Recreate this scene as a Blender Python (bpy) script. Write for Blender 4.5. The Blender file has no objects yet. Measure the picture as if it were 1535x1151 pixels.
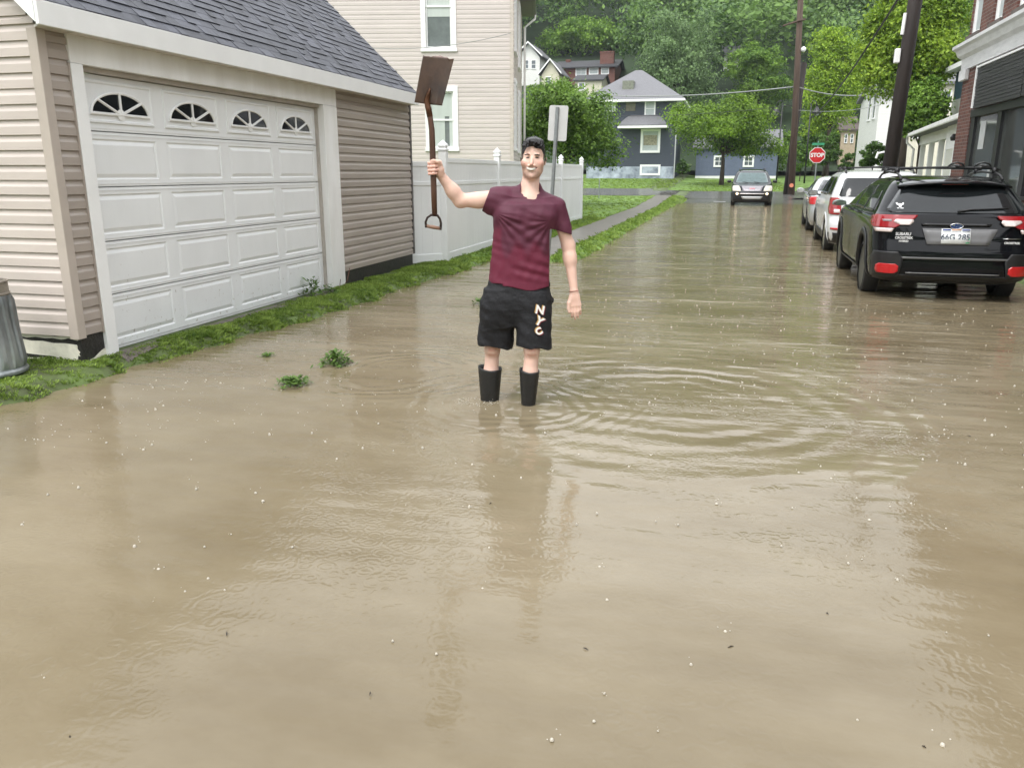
import bpy, math, random
import numpy as np
from mathutils import Vector, Matrix
R = math.radians
random.seed(7); rng = np.random.default_rng(7)
SC = bpy.context.scene
COL = SC.collection

# ------------------------------------------------------------------ camera model (metres; street runs along +Y)
CF = 1200.0; EYE = 1.5
PITCH = math.atan(317/CF)
YAW = math.atan((1095-767.5)/(CF/math.cos(PITCH)))
CY, SY = math.cos(YAW), math.sin(YAW)
def ray(x, y):
    xc = (x-767.5)/CF; yc = -(y-575.5)/CF
    fw = math.cos(PITCH)+yc*math.sin(PITCH); up = -math.sin(PITCH)+yc*math.cos(PITCH)
    return (fw*-SY+xc*CY, fw*CY+xc*SY, up)
def atY(x, y, Y):
    r = ray(x, y); t = Y/r[1]; return Vector((r[0]*t, Y, EYE+r[2]*t))
def atX(x, y, X):
    r = ray(x, y); t = X/r[0]; return Vector((X, r[1]*t, EYE+r[2]*t))
def gz(x, y, z=0.0):
    r = ray(x, y); t = (z-EYE)/r[2]; return Vector((r[0]*t, r[1]*t, z))
def onplane(x, y, p0, n):
    r = Vector(ray(x, y)); o = Vector((0, 0, EYE)); n = Vector(n)
    t = (Vector(p0)-o).dot(n)/r.dot(n); return o+r*t

# ------------------------------------------------------------------ materials
MATS = {}
def nt(m):
    m.use_nodes = True; t = m.node_tree
    return t, t.nodes, t.links
def mat(name, col, rough=.6, metal=0., var=.12, scale=6., bump=0., bscale=40., spec=.5, coat=0., col2=None, trans=0., island=0., stretch=(1,1,1), emit=None, es=0., alpha=1., coord='Object', detail=6):
    if name in MATS: return MATS[name]
    m = bpy.data.materials.new(name); t, N, L = nt(m)
    b = N['Principled BSDF']
    tc = N.new('ShaderNodeTexCoord'); mp = N.new('ShaderNodeMapping'); L.new(tc.outputs[coord], mp.inputs[0])
    mp.inputs['Scale'].default_value = stretch
    no = N.new('ShaderNodeTexNoise'); no.inputs['Scale'].default_value = scale; no.inputs['Detail'].default_value = detail
    no.inputs['Roughness'].default_value = .6
    L.new(mp.outputs[0], no.inputs['Vector'])
    rp = N.new('ShaderNodeValToRGB'); rp.color_ramp.elements[0].position = .3; rp.color_ramp.elements[1].position = .7
    c1 = [max(0, c*(1-var)) for c in col]; c2 = [min(1, c*(1+var)) for c in (col2 or col)]
    rp.color_ramp.elements[0].color = (*c1, 1); rp.color_ramp.elements[1].color = (*c2, 1)
    L.new(no.outputs['Fac'], rp.inputs[0])
    out = rp.outputs[0]
    if island > 0:
        ge = N.new('ShaderNodeNewGeometry'); mr = N.new('ShaderNodeMapRange')
        mr.inputs['To Min'].default_value = 1-island; mr.inputs['To Max'].default_value = 1+island
        L.new(ge.outputs['Random Per Island'], mr.inputs['Value'])
        vm = N.new('ShaderNodeVectorMath'); vm.operation = 'SCALE'
        L.new(out, vm.inputs[0]); L.new(mr.outputs[0], vm.inputs['Scale']); out = vm.outputs[0]
    L.new(out, b.inputs['Base Color'])
    b.inputs['Roughness'].default_value = rough; b.inputs['Metallic'].default_value = metal
    b.inputs['Specular IOR Level'].default_value = spec; b.inputs['Coat Weight'].default_value = coat
    b.inputs['Coat Roughness'].default_value = .03
    if trans: b.inputs['Transmission Weight'].default_value = trans
    if alpha < 1: b.inputs['Alpha'].default_value = alpha
    if emit: b.inputs['Emission Color'].default_value = (*emit, 1); b.inputs['Emission Strength'].default_value = es
    if bump > 0:
        n2 = N.new('ShaderNodeTexNoise'); n2.inputs['Scale'].default_value = bscale; n2.inputs['Detail'].default_value = 5
        L.new(mp.outputs[0], n2.inputs['Vector'])
        bp = N.new('ShaderNodeBump'); bp.inputs['Strength'].default_value = min(1, bump); bp.inputs['Distance'].default_value = .01*max(1, bump)
        L.new(n2.outputs['Fac'], bp.inputs['Height']); L.new(bp.outputs[0], b.inputs['Normal'])
    MATS[name] = m; return m
def leafmat(name, c1, c2, scale=.8, trans=.35):
    if name in MATS: return MATS[name]
    m = bpy.data.materials.new(name); t, N, L = nt(m); b = N['Principled BSDF']; o = N['Material Output']
    tc = N.new('ShaderNodeTexCoord'); no = N.new('ShaderNodeTexNoise'); no.inputs['Scale'].default_value = scale; no.inputs['Detail'].default_value = 3
    L.new(tc.outputs['Object'], no.inputs['Vector'])
    ge = N.new('ShaderNodeNewGeometry'); ma = N.new('ShaderNodeMath'); ma.operation = 'MULTIPLY_ADD'
    ma.inputs[1].default_value = .5; L.new(ge.outputs['Random Per Island'], ma.inputs[0])
    m2 = N.new('ShaderNodeMath'); m2.operation = 'SUBTRACT'; m2.inputs[1].default_value = .25; L.new(no.outputs['Fac'], m2.inputs[0])
    L.new(m2.outputs[0], ma.inputs[2])
    rp = N.new('ShaderNodeValToRGB'); rp.color_ramp.elements[0].position = .15; rp.color_ramp.elements[1].position = .85
    rp.color_ramp.elements[0].color = (*c1, 1); rp.color_ramp.elements[1].color = (*c2, 1)
    L.new(ma.outputs[0], rp.inputs[0]); L.new(rp.outputs[0], b.inputs['Base Color'])
    b.inputs['Roughness'].default_value = .55; b.inputs['Specular IOR Level'].default_value = .35
    tr = N.new('ShaderNodeBsdfTranslucent'); L.new(rp.outputs[0], tr.inputs[0])
    mx = N.new('ShaderNodeMixShader'); mx.inputs[0].default_value = trans
    L.new(b.outputs[0], mx.inputs[1]); L.new(tr.outputs[0], mx.inputs[2]); L.new(mx.outputs[0], o.inputs[0])
    MATS[name] = m; return m

# ------------------------------------------------------------------ objects
def tag(o, label=None, cat=None, group=None, kind=None):
    if label: o['label'] = label
    if cat: o['category'] = cat
    if group: o['group'] = group
    if kind: o['kind'] = kind
    return o
def thing(name, label, cat, loc=(0,0,0), rz=0, group=None, parent=None):
    o = bpy.data.objects.new(name, None); COL.objects.link(o); o.location = loc; o.rotation_euler = (0,0,rz)
    o.empty_display_size = .1
    return tag(o, label, cat, group)
def link(name, me, m=None, parent=None, smooth=False, loc=None):
    o = bpy.data.objects.new(name, me); COL.objects.link(o)
    if m:
        for mm in (m if isinstance(m, (list, tuple)) else [m]): me.materials.append(mm)
    if parent: o.parent = parent
    if loc is not None: o.location = loc
    if smooth: me.shade_smooth()
    return o
class MB:
    def __init__(s): s.v = []; s.f = []; s.mi = []; s.cur = 0
    def add(s, vs, fs):
        n = len(s.v); s.v += [tuple(map(float, p)) for p in vs]
        for f in fs: s.f.append([i+n for i in f]); s.mi.append(s.cur)
        return s
    def box(s, x0, x1, y0, y1, z0, z1, M=None):
        vs = [(x, y, z) for z in (z0, z1) for y in (y0, y1) for x in (x0, x1)]
        if M is not None: vs = [M @ Vector(p) for p in vs]
        return s.add(vs, [(0,2,3,1),(4,5,7,6),(0,1,5,4),(2,6,7,3),(0,4,6,2),(1,3,7,5)])
    def loft(s, rings, closed=True, cap=True):
        n = len(rings[0]); vs = [p for r in rings for p in r]; fs = []
        for i in range(len(rings)-1):
            for j in range(n if closed else n-1):
                k = (j+1) % n; fs.append((i*n+j, i*n+k, (i+1)*n+k, (i+1)*n+j))
        if cap and closed:
            fs.append(tuple(range(n))[::-1]); fs.append(tuple((len(rings)-1)*n+j for j in range(n)))
        return s.add(vs, fs)
    def tube(s, path, rad, n=8, cap=True, sq=None):
        path = [Vector(p) for p in path]; rings = []
        if not hasattr(rad, '__len__'): rad = [rad]*len(path)
        up = None
        for i, p in enumerate(path):
            d = (path[min(i+1, len(path)-1)]-path[max(i-1, 0)]).normalized()
            if up is None:
                a = Vector((0,0,1)) if abs(d.z) < .9 else Vector((1,0,0)); up = d.cross(a).normalized()
            up = (up-d*up.dot(d)).normalized(); w = d.cross(up); ring = []
            for j in range(n):
                a = 2*math.pi*(j+.5)/n; q = up*math.cos(a)*(sq or 1)+w*math.sin(a); ring.append(p+q*rad[i])
            rings.append(ring)
        return s.loft(rings, True, cap)
    def lathe(s, prof, n=24, c=(0,0,0), axis='z', cap=True):
        rings = []
        for r, z in prof:
            ring = []
            for j in range(n):
                a = 2*math.pi*j/n; x, y = r*math.cos(a), r*math.sin(a)
                q = {'z': (x, y, z), 'x': (z, x, y), 'y': (x, z, y)}[axis]
                ring.append((q[0]+c[0], q[1]+c[1], q[2]+c[2]))
            rings.append(ring)
        return s.loft(rings, True, cap)
    def prism(s, poly, h0, h1, fn):
        n = len(poly); vs = [fn(a, b, h0) for a, b in poly]+[fn(a, b, h1) for a, b in poly]
        fs = [tuple(range(n))[::-1], tuple(range(n, 2*n))]+[(i, (i+1) % n, n+(i+1) % n, n+i) for i in range(n)]
        return s.add(vs, fs)
    def grid(s, fn, us, vs_):
        nu, nv = len(us), len(vs_); P = [fn(u, v) for v in vs_ for u in us]
        return s.add(P, [(j*nu+i, j*nu+i+1, (j+1)*nu+i+1, (j+1)*nu+i) for j in range(nv-1) for i in range(nu-1)])
    def build(s, name, m=None, parent=None, smooth=False, bevel=0, loc=None, fix=False, thick=0, auto=None):
        me = bpy.data.meshes.new(name); me.from_pydata(s.v, [], s.f); me.update()
        if fix:
            import bmesh
            bm = bmesh.new(); bm.from_mesh(me); bmesh.ops.recalc_face_normals(bm, faces=bm.faces); bm.to_mesh(me); bm.free()
        o = link(name, me, m, parent, smooth, loc)
        if any(s.mi): me.polygons.foreach_set('material_index', s.mi)
        if thick:
            md = o.modifiers.new('s', 'SOLIDIFY'); md.thickness = thick; md.offset = -1
        if bevel:
            md = o.modifiers.new('b', 'BEVEL'); md.width = bevel; md.segments = 2; md.limit_method = 'ANGLE'; md.angle_limit = R(40)
        if auto:
            me.shade_smooth(); me.set_sharp_from_angle(angle=R(auto))
        return o
def npmesh(name, V, F, m=None, parent=None, smooth=False, loc=None):
    V = np.asarray(V, np.float32); F = np.asarray(F, np.int32); k = F.shape[1]
    me = bpy.data.meshes.new(name); me.vertices.add(len(V)); me.vertices.foreach_set('co', V.ravel())
    me.loops.add(F.size); me.loops.foreach_set('vertex_index', F.ravel())
    me.polygons.add(len(F)); me.polygons.foreach_set('loop_start', np.arange(0, F.size, k, dtype=np.int32))
    try: me.polygons.foreach_set('loop_total', np.full(len(F), k, np.int32))
    except Exception: pass
    me.update(calc_edges=True)
    return link(name, me, m, parent, smooth, loc)
def text(name, s, size, m, parent=None, M=None, ext=.002, align='CENTER', bold=0.):
    cu = bpy.data.curves.new(name, 'FONT'); cu.body = s; cu.size = size; cu.extrude = ext; cu.align_x = align; cu.align_y = 'CENTER'
    cu.offset = bold
    tmp = bpy.data.objects.new('tmp', cu); COL.objects.link(tmp)
    me = bpy.data.meshes.new_from_object(tmp.evaluated_get(bpy.context.evaluated_depsgraph_get()))
    bpy.data.objects.remove(tmp)
    if M is not None: me.transform(M)
    me.name = name
    o = link(name, me, m, parent); return o
def smooth01(t): t = np.clip(t, 0, 1); return t*t*(3-2*t)
def frame(o, x, y, z):   # matrix whose columns are the given axes
    M = Matrix.Identity(4)
    for i, a in enumerate((x, y, z)):
        for k in range(3): M[k][i] = a[k]
    for k in range(3): M[k][3] = o[k]
    return M

# shared materials
white = mat('white_trim', (.83,.83,.82), .45, var=.04, scale=3, bump=.1, bscale=60)
chrome = mat('chrome', (.7,.7,.72), .15, 1., var=.03)
blackp = mat('black_plastic', (.012,.012,.013), .45, var=.2, bump=.2, bscale=300)
rubber = mat('tyre_rubber', (.02,.02,.02), .7, var=.3, bump=.4, bscale=120)
glassd = mat('dark_glass', (.010,.012,.013), .04, var=.2, spec=.6)
# ------------------------------------------------------------------ world, sun, camera
W = bpy.data.worlds.new('World'); SC.world = W; W.use_nodes = True
N, L = W.node_tree.nodes, W.node_tree.links
sky = N.new('ShaderNodeTexSky'); sky.sky_type = 'NISHITA'; sky.sun_disc = False
SUN_EL, SUN_AZ = R(58), R(200)
sky.sun_elevation = SUN_EL; sky.sun_rotation = SUN_AZ; sky.air_density = 1.0; sky.dust_density = 4.0
hs = N.new('ShaderNodeHueSaturation'); hs.inputs['Saturation'].default_value = .12
L.new(sky.outputs[0], hs.inputs['Color'])
# overcast: even out the blue sky towards a bright grey cloud sheet with slow variation
tc = N.new('ShaderNodeTexCoord'); no = N.new('ShaderNodeTexNoise'); no.inputs['Scale'].default_value = 1.6; no.inputs['Detail'].default_value = 4
L.new(tc.outputs['Generated'], no.inputs[0])
rp = N.new('ShaderNodeValToRGB'); rp.color_ramp.elements[0].position = .3; rp.color_ramp.elements[1].position = .75
rp.color_ramp.elements[0].color = (7.2,7.5,7.9,1); rp.color_ramp.elements[1].color = (11.5,11.7,11.9,1)
L.new(no.outputs['Fac'], rp.inputs[0])
mx = N.new('ShaderNodeMixRGB'); mx.inputs[0].default_value = .75
L.new(hs.outputs[0], mx.inputs[1]); L.new(rp.outputs[0], mx.inputs[2])
sz = N.new('ShaderNodeSeparateXYZ'); L.new(tc.outputs['Generated'], sz.inputs[0])   # overcast: zenith brighter than horizon
mr = N.new('ShaderNodeMapRange'); mr.inputs['From Min'].default_value = 0; mr.inputs['From Max'].default_value = 1; mr.inputs['To Min'].default_value = .95; mr.inputs['To Max'].default_value = 1.05; L.new(sz.outputs['Z'], mr.inputs[0])
vs_ = N.new('ShaderNodeVectorMath'); vs_.operation = 'SCALE'; L.new(mx.outputs[0], vs_.inputs[0]); L.new(mr.outputs[0], vs_.inputs['Scale'])
bg = N['Background']; bg.inputs['Strength'].default_value = .13; L.new(vs_.outputs[0], bg.inputs[0])
sl = bpy.data.lights.new('sun', 'SUN'); sl.energy = 1.1; sl.angle = R(25); sl.color = (1, .97, .93)
so = bpy.data.objects.new('sun', sl); COL.objects.link(so)
# direction TO the sun
sd = Vector((math.sin(SUN_AZ)*math.cos(SUN_EL), math.cos(SUN_AZ)*math.cos(SUN_EL), math.sin(SUN_EL)))
so.rotation_euler = sd.to_track_quat('Z', 'Y').to_euler(); so.location = (0,0,60)
cam = bpy.data.cameras.new('camera'); co = bpy.data.objects.new('camera', cam); COL.objects.link(co); SC.camera = co
cam.sensor_width = 36; cam.sensor_fit = 'HORIZONTAL'; cam.lens = 36*CF/1535; cam.clip_end = 2000; cam.clip_start = .05
co.location = (0,0,EYE); co.rotation_euler = (R(90)-PITCH, 0, YAW)
SC.view_settings.view_transform = 'Standard'; SC.view_settings.look = 'None'; SC.view_settings.exposure = 1.0; SC.view_settings.gamma = 1
SC.cycles.max_bounces = 6; SC.cycles.transparent_max_bounces = 8; SC.cycles.diffuse_bounces = 3; SC.cycles.glossy_bounces = 3
SC.cycles.use_denoising = True

# ------------------------------------------------------------------ terrain
def zs(Y):
    return np.interp(Y, [-120,-34,-20,36,44,60,76,92,260,400], [20,.3,-.15,-.15,.03,.36,.8,1.3,76,110])
def zg(X, Y):
    X = np.asarray(X, float); Y = np.asarray(Y, float)
    z = zs(Y)
    wob = .10*np.sin(Y*1.7)+.10*np.sin(Y*4.3+1)+.09*np.sin(Y*9.1+X*4)+.07*np.sin(Y*17.3-X*9)
    nearw = np.clip(1-(Y-25)/10, 0, 1)
    # verge beside the garage and fence
    edge = np.interp(Y, [-5,4,5.3,7,10,12.5,14,60], [-4.63,-4.48,-4.36,-4.10,-3.98,-3.88,-3.95,-3.95])+wob*.35
    v = smooth01((edge-X)/.42+.30)
    lv = np.maximum(z+.15, .09)
    z = z+(lv-z)*v
    # sidewalk and planted strip rise out of the water further up the street
    out = smooth01((Y-12.0)/2.2)*np.clip(1-(Y-52)/3, 0, 1)
    base = np.maximum(zs(Y)+.17, .025)
    sw = out*smooth01((X+4.3)/.1)*smooth01((-2.35+wob*.25-X)/.25+.2)
    z = z+(base-z)*np.clip(sw, 0, 1)
    # right-hand pavement
    rs = smooth01((X-3.95)/.08)
    z = z+(np.maximum(zs(Y)+.17, .06)-z)*rs*smooth01((48-Y)/2)
    return z
ys = np.concatenate([np.arange(-120, -14, 4), np.arange(-14, 30, .12), np.arange(30, 60, .5), np.arange(60, 420, 6)])
xs = np.concatenate([np.arange(-160, -8, 8), np.arange(-8, 6, .1), np.arange(6, 14, 1), np.arange(14, 200, 8)])
XX, YY = np.meshgrid(xs, ys); ZZ = zg(XX, YY)
V = np.stack([XX, YY, ZZ], -1).reshape(-1, 3); nx = len(xs); idx = np.arange(len(ys)*nx).reshape(len(ys), nx)
F = np.stack([idx[:-1,:-1], idx[:-1,1:], idx[1:,1:], idx[1:,:-1]], -1).reshape(-1, 4)
gm = mat('grass_soil', (.060,.062,.028), .7, var=.4, scale=3.2, col2=(.085,.13,.03), bump=1., bscale=30)
tag(npmesh('ground', V, F, gm, smooth=True), 'low grassy ground rising to the hillside', None, None, 'structure')
def sheet(name, poly_fn, us, vs_, m, dz):
    b = MB(); b.grid(lambda u, v: (*poly_fn(u, v), 0), us, vs_)
    b.v = [(x, y, float(zg(x, y))+dz) for x, y, _ in b.v]
    o = b.build(name, m, smooth=True); return tag(o, None, None, None, 'structure')
asph = mat('wet_asphalt', (.10,.098,.09), .22, var=.3, scale=1.3, bump=.25, bscale=18, detail=8)
conc = mat('wet_concrete', (.115,.10,.085), .35, var=.35, scale=2.5, bump=.25, bscale=40)
for dy in (1,):
    sheet('road', lambda u, v: (u, v), np.arange(-2.2, 3.91, .2), np.arange(37, 46.6, .5), asph, .006)
    sheet('cross_street', lambda u, v: (u, v), np.linspace(-60, 60, 121), np.arange(46.5, 56.1, .5), asph, .012)
    sheet('side_street', lambda u, v: (7.2+(v-56)*.20+u*(3.2-(v-56)*.02), v), np.linspace(-1, 1, 9), np.arange(56, 86, 1.), asph, .02)
sheet('hillside', lambda u, v: (u, v), np.arange(-160, 200, 8), np.arange(87, 420, 6.), mat('undergrowth', (.018,.035,.012), .95, var=.5, scale=.3), .45)
lawnm = mat('lawn_turf', (.065,.12,.018), .9, var=.4, scale=2.2, col2=(.13,.22,.04), bump=1., bscale=30)
sheet('lawn', lambda u, v: (u, v), np.concatenate([np.arange(-16, -5, 1.), np.arange(-5, -3.9, .1)]), np.arange(12.2, 46.4, .2), lawnm, .006)
sheet('planted_strip', lambda u, v: (u, v), np.arange(-3.0, -2.38, .06), np.arange(13., 46.4, .15), lawnm, .005)
sheet('far_lawn', lambda u, v: (u, v), np.arange(-60, 61, 2.), np.arange(56.1, 87, 1.), lawnm, .01)
sheet('sidewalk', lambda u, v: (u, v), np.arange(-3.92, -2.98, .08), np.arange(11.6, 51, .2), conc, .012)
sheet('driveway_apron', lambda u, v: (u, v), np.arange(-4.72, -4.53, .04), np.arange(5.25, 9.1, .1), mat('muddy_gravel', (.12,.10,.085), .6, var=.5, scale=14, bump=1., bscale=60), .006)
# white stop line at the mouth of the street
b = MB(); b.grid(lambda u, v: (u, v, float(zs(v))+.018), np.arange(-.75, -.1, .15), [43.6, 43.8]); tag(b.build('stop_line', mat('road_paint', (.6,.6,.58), .5, var=.2, scale=8)), None, None, None, 'structure')

# ------------------------------------------------------------------ flood water
def water():
    m = bpy.data.materials.new('muddy_water'); t, N, L = nt(m); b = N['Principled BSDF']
    tc = N.new('ShaderNodeTexCoord'); P = tc.outputs['Object']
    def math_(op, a, b_=None, c=None):
        n = N.new('ShaderNodeMath'); n.operation = op
        for i, q in enumerate((a, b_, c)):
            if q is None: continue
            if isinstance(q, (int, float)): n.inputs[i].default_value = q
            else: L.new(q, n.inputs[i])
        return n.outputs[0]
    def noise(scale, stretch=(1,1,1), detail=4, rough=.55, rz=0):
        mp = N.new('ShaderNodeMapping'); mp.inputs['Scale'].default_value = stretch; mp.inputs['Rotation'].default_value = (0,0,rz); L.new(P, mp.inputs[0])
        n = N.new('ShaderNodeTexNoise'); n.inputs['Scale'].default_value = scale; n.inputs['Detail'].default_value = detail; n.inputs['Roughness'].default_value = rough
        L.new(mp.outputs[0], n.inputs[0]); return n.outputs['Fac']
    def vor(scale, off=0, ):
        mp = N.new('ShaderNodeMapping'); mp.inputs['Location'].default_value = (off, off*1.3, 0); L.new(P, mp.inputs[0])
        v = N.new('ShaderNodeTexVoronoi'); v.voronoi_dimensions = '2D'; v.inputs['Scale'].default_value = scale
        L.new(mp.outputs[0], v.inputs['Vector']); return v
    # silt: broad patches of slightly browner and greyer mud
    rp = N.new('ShaderNodeValToRGB'); e = rp.color_ramp.elements
    e[0].position = .36; e[0].color = (.152,.120,.071,1); e[1].position = .66; e[1].color = (.224,.187,.124,1)
    L.new(noise(.55, (1,1.7,1), 6, .62, .3), rp.inputs[0]); L.new(rp.outputs[0], b.inputs['Base Color'])
    b.inputs['Roughness'].default_value = .085; b.inputs['IOR'].default_value = 1.33; b.inputs['Specular IOR Level'].default_value = .5
    sxyz = N.new('ShaderNodeSeparateXYZ'); L.new(P, sxyz.inputs[0])
    rough_ = N.new('ShaderNodeMapRange'); rough_.inputs['From Min'].default_value = 3; rough_.inputs['From Max'].default_value = 22; rough_.inputs['To Min'].default_value = .42; rough_.inputs['To Max'].default_value = 1.9; L.new(sxyz.outputs['Y'], rough_.inputs['Value'])
    h = math_('MULTIPLY', noise(1.9, (.4,1.7,1), 2, .5, -.22), .75)
    h = math_('ADD', h, math_('MULTIPLY', noise(7, (.5,1.3,1), 3, .55, -.2), .17))
    h = math_('MULTIPLY', h, rough_.outputs[0])
    h = math_('ADD', h, math_('MULTIPLY', noise(34, (1,1,1), 3, .6), .012))
    # rings spreading from the wading steps
    def rings(cx, cy, lam, r0, r1, amp, asp=1.):
        mp = N.new('ShaderNodeMapping'); mp.inputs['Location'].default_value = (-cx, -cy, 0); L.new(P, mp.inputs[0])
        ln = N.new('ShaderNodeVectorMath'); ln.operation = 'LENGTH'; L.new(mp.outputs[0], ln.inputs[0]); d = ln.outputs['Value']
        d2 = math_('ADD', d, math_('MULTIPLY', noise(1.5, (1,1,1), 2), .40))
        s = math_('SINE', math_('MULTIPLY', d2, 2*math.pi/lam))
        k = N.new('ShaderNodeMapRange'); k.interpolation_type = 'SMOOTHSTEP'; k.inputs['From Min'].default_value = r1; k.inputs['From Max'].default_value = r0
        L.new(d, k.inputs['Value'])
        k2 = N.new('ShaderNodeMapRange'); k2.interpolation_type = 'SMOOTHSTEP'; k2.inputs['From Min'].default_value = r1*.08; k2.inputs['From Max'].default_value = r1*.42; L.new(d, k2.inputs['Value'])
        return math_('MULTIPLY', math_('MULTIPLY', math_('MULTIPLY', s, k.outputs[0]), k2.outputs[0]), amp)
    h = math_('ADD', h, rings(-.30, 5.25, .25, .2, 2.5, .085))
    h = math_('ADD', h, rings(-2.4, 5.6, .14, .1, 1.3, .07))
    h = math_('ADD', h, rings(-1.38, 5.0, .12, .1, 1.4, .05))
    # rain rings, in irregular patches
    pr_ = N.new('ShaderNodeMapRange'); pr_.inputs['From Min'].default_value = .42; pr_.inputs['From Max'].default_value = .66; pr_.inputs['To Min'].default_value = .12; L.new(noise(.9, (1,1,1), 3), pr_.inputs['Value']); pat = pr_.outputs[0]
    for sc, off, fr, am in ((2.2, 0, 95, .010), (3.4, 5.3, 105, .010), (1.1, 11.7, 85, .008), (8., 2.1, 120, .013), (13., 7.7, 160, .010)):
        v = vor(sc, off); d = math_('DIVIDE', v.outputs['Distance'], sc)
        s = math_('SINE', math_('MULTIPLY', d, fr*1.7))
        rad = math_('MULTIPLY', v.outputs['Color'], .16 if sc < 6 else .05)
        g = math_('SUBTRACT', d, rad); g = math_('MULTIPLY', g, g)
        k = math_('EXPONENT', math_('MULTIPLY', g, -900 if sc < 6 else -3000))
        h = math_('ADD', h, math_('MULTIPLY', math_('MULTIPLY', math_('MULTIPLY', s, k), am), pat))
    bp = N.new('ShaderNodeBump'); bp.inputs['Strength'].default_value = 1.; bp.inputs['Distance'].default_value = .035
    L.new(h, bp.inputs['Height']); L.new(bp.outputs[0], b.inputs['Normal'])
    return m
wm = water()
ys = np.arange(-14, 44.6, .25); xs = np.arange(-9, 30, .25)
XX, YY = np.meshgrid(xs, ys)
def wz(X, Y):
    z = .003*np.sin(X*2.1+Y*3.3)+.003*np.sin(X*-1.1+Y*5.1)
    return z*np.clip((44-Y)/10, 0, 1)*smooth01((X+4.)/1)
V = np.stack([XX, YY, wz(XX, YY)], -1).reshape(-1, 3); nx = len(xs); idx = np.arange(len(ys)*nx).reshape(len(ys), nx)
F = np.stack([idx[:-1,:-1], idx[:-1,1:], idx[1:,1:], idx[1:,:-1]], -1).reshape(-1, 4)
tag(npmesh('flood_water', V, F, wm, smooth=True), 'muddy brown flood water over the street', None, None, 'structure')

# raindrop splashes: little crowns and bubbles on the surface
def splashes():
    Vs, Fs = [], []; n0 = 0
    hemi = []
    for i, a in enumerate((0, .5, 1.0, 1.45)):
        for j in range(6): hemi.append((math.cos(a)*math.cos(j*math.pi/3), math.cos(a)*math.sin(j*math.pi/3), math.sin(a)))
    hemi = np.array(hemi); hf = []
    for i in range(3):
        for j in range(6): k = (j+1) % 6; hf.append((i*6+j, i*6+k, i*6+6+k, i*6+6+j))
    hf = np.array(hf)
    for q in range(3600):
        d = 1.1+abs(rng.normal(0, 1))*6+rng.random()*9 if q < 1000 else 5+28*rng.random()**1.3
        a = rng.uniform(-.62, .62)+YAW; x = -math.sin(a)*d; y = math.cos(a)*d
        if x < -4.2 or (x < -2.2 and y > 12) or (1.5 < x < 4.2 and y > 10.2) or x > 5: continue
        r = rng.uniform(.0020, .0066)*(1+min(d, 5)*.07)*(.62 if q >= 1000 else 1); hgt = r*rng.uniform(.8, 1.8)
        Vs.append(hemi*[r, r, hgt]+[x, y, .0]); Fs.append(hf+n0); n0 += len(hemi)
        for k in range(rng.integers(0, 4)):      # thrown beads
            rr = r*.35; oa = rng.uniform(0, 6.3); od = rng.uniform(1.2, 4)*r
            Vs.append(hemi*rr+[x+math.cos(oa)*od, y+math.sin(oa)*od, rng.uniform(0, 5)*r]); Fs.append(hf+n0); n0 += len(hemi)
    return np.concatenate(Vs), np.concatenate(Fs)
V, F = splashes()
foam = mat('water_foam', (.44,.40,.33), .25, var=.12, spec=.5)
tag(npmesh('rain_splashes', V, F, foam, smooth=True), 'tiny raindrop splashes dotting the brown water', 'splashes', None, 'stuff')
def foamburst(cx, cy, n, r, seed):
    g = np.random.default_rng(seed); b = MB()
    for i in range(n):
        a = g.uniform(0, 6.28); d = r*g.uniform(.35, 1.); x, y = cx+math.cos(a)*d*1.2, cy+math.sin(a)*d*.8; s = g.uniform(.001, .0042); z = g.uniform(0, .03)*g.random()**3
        b.lathe([(s*.2, -s), (s, -.2*s), (s*.8, .6*s), (s*.1, s)], 6, (x, y, z))
    return b
tag(foamburst(-1.555, 4.955, 420, .13, 3).build('boot_splash', foam, smooth=True), 'white splash of water kicked up round the left boot of the wading man', 'splash', None, 'stuff')
# floating bits
b = MB()
for px, py in ((105,1105),(878,973),(1453,654),(1533,682),(735,755),(555,1040),(1095,970),(1240,920),(340,950),(1385,1120)):
    p = gz(px, py); a = rng.uniform(0, 3); l = rng.uniform(.004, .013); d = Vector((math.cos(a), math.sin(a), 0))
    b.tube([p-d*l+Vector((0,0,.002)), p+Vector((0,0,.005)), p+d*l+Vector((0,0,.003))], [.001,.0025,.001], 5)
tag(b.build('floating_debris', mat('wet_twig', (.03,.02,.01), .4)), 'small dark twigs and leaf bits floating on the flood water', 'debris', None, 'stuff')
# ------------------------------------------------------------------ siding walls
def siding(b, p0, p1, z0, z1, exp=.1, out=.016, holes=()):
    """lap siding courses from p0 to p1 (xy), outward normal to the right of travel"""
    d = Vector((p1[0]-p0[0], p1[1]-p0[1])); ln = d.length; d /= ln; n = Vector((d.y, -d.x))
    k = int(math.ceil((z1-z0)/exp))
    for i in range(k):
        za = z0+i*exp; zb = min(za+exp, z1)
        segs = [(0, ln)]
        for (h0, h1, hz0, hz1) in holes:
            if za < hz1-.01 and zb > hz0+.01:
                ns = []
                for a, c in segs:
                    if h1 <= a or h0 >= c: ns.append((a, c)); continue
                    if h0 > a: ns.append((a, h0))
                    if h1 < c: ns.append((h1, c))
                segs = ns
        f = (zb-za)/exp
        prof = [(0, za), (out, za+.001), (out*.9, za+exp*.55*f), (out*.35, za+exp*.72*f), (0.001, zb)]
        for a, c in segs:
            j = rng.uniform(-.0015, .0015)
            r = [[(p0[0]+d.x*s+n.x*(o+j), p0[1]+d.y*s+n.y*(o+j), z) for o, z in prof] for s in (a, c)]
            b.loft(r, closed=False)
    return b
sid = mat('beige_vinyl_siding', (.53,.465,.42), .42, var=.07, scale=1.5, bump=.15, bscale=90, island=.03, stretch=(1,1,4))
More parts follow.
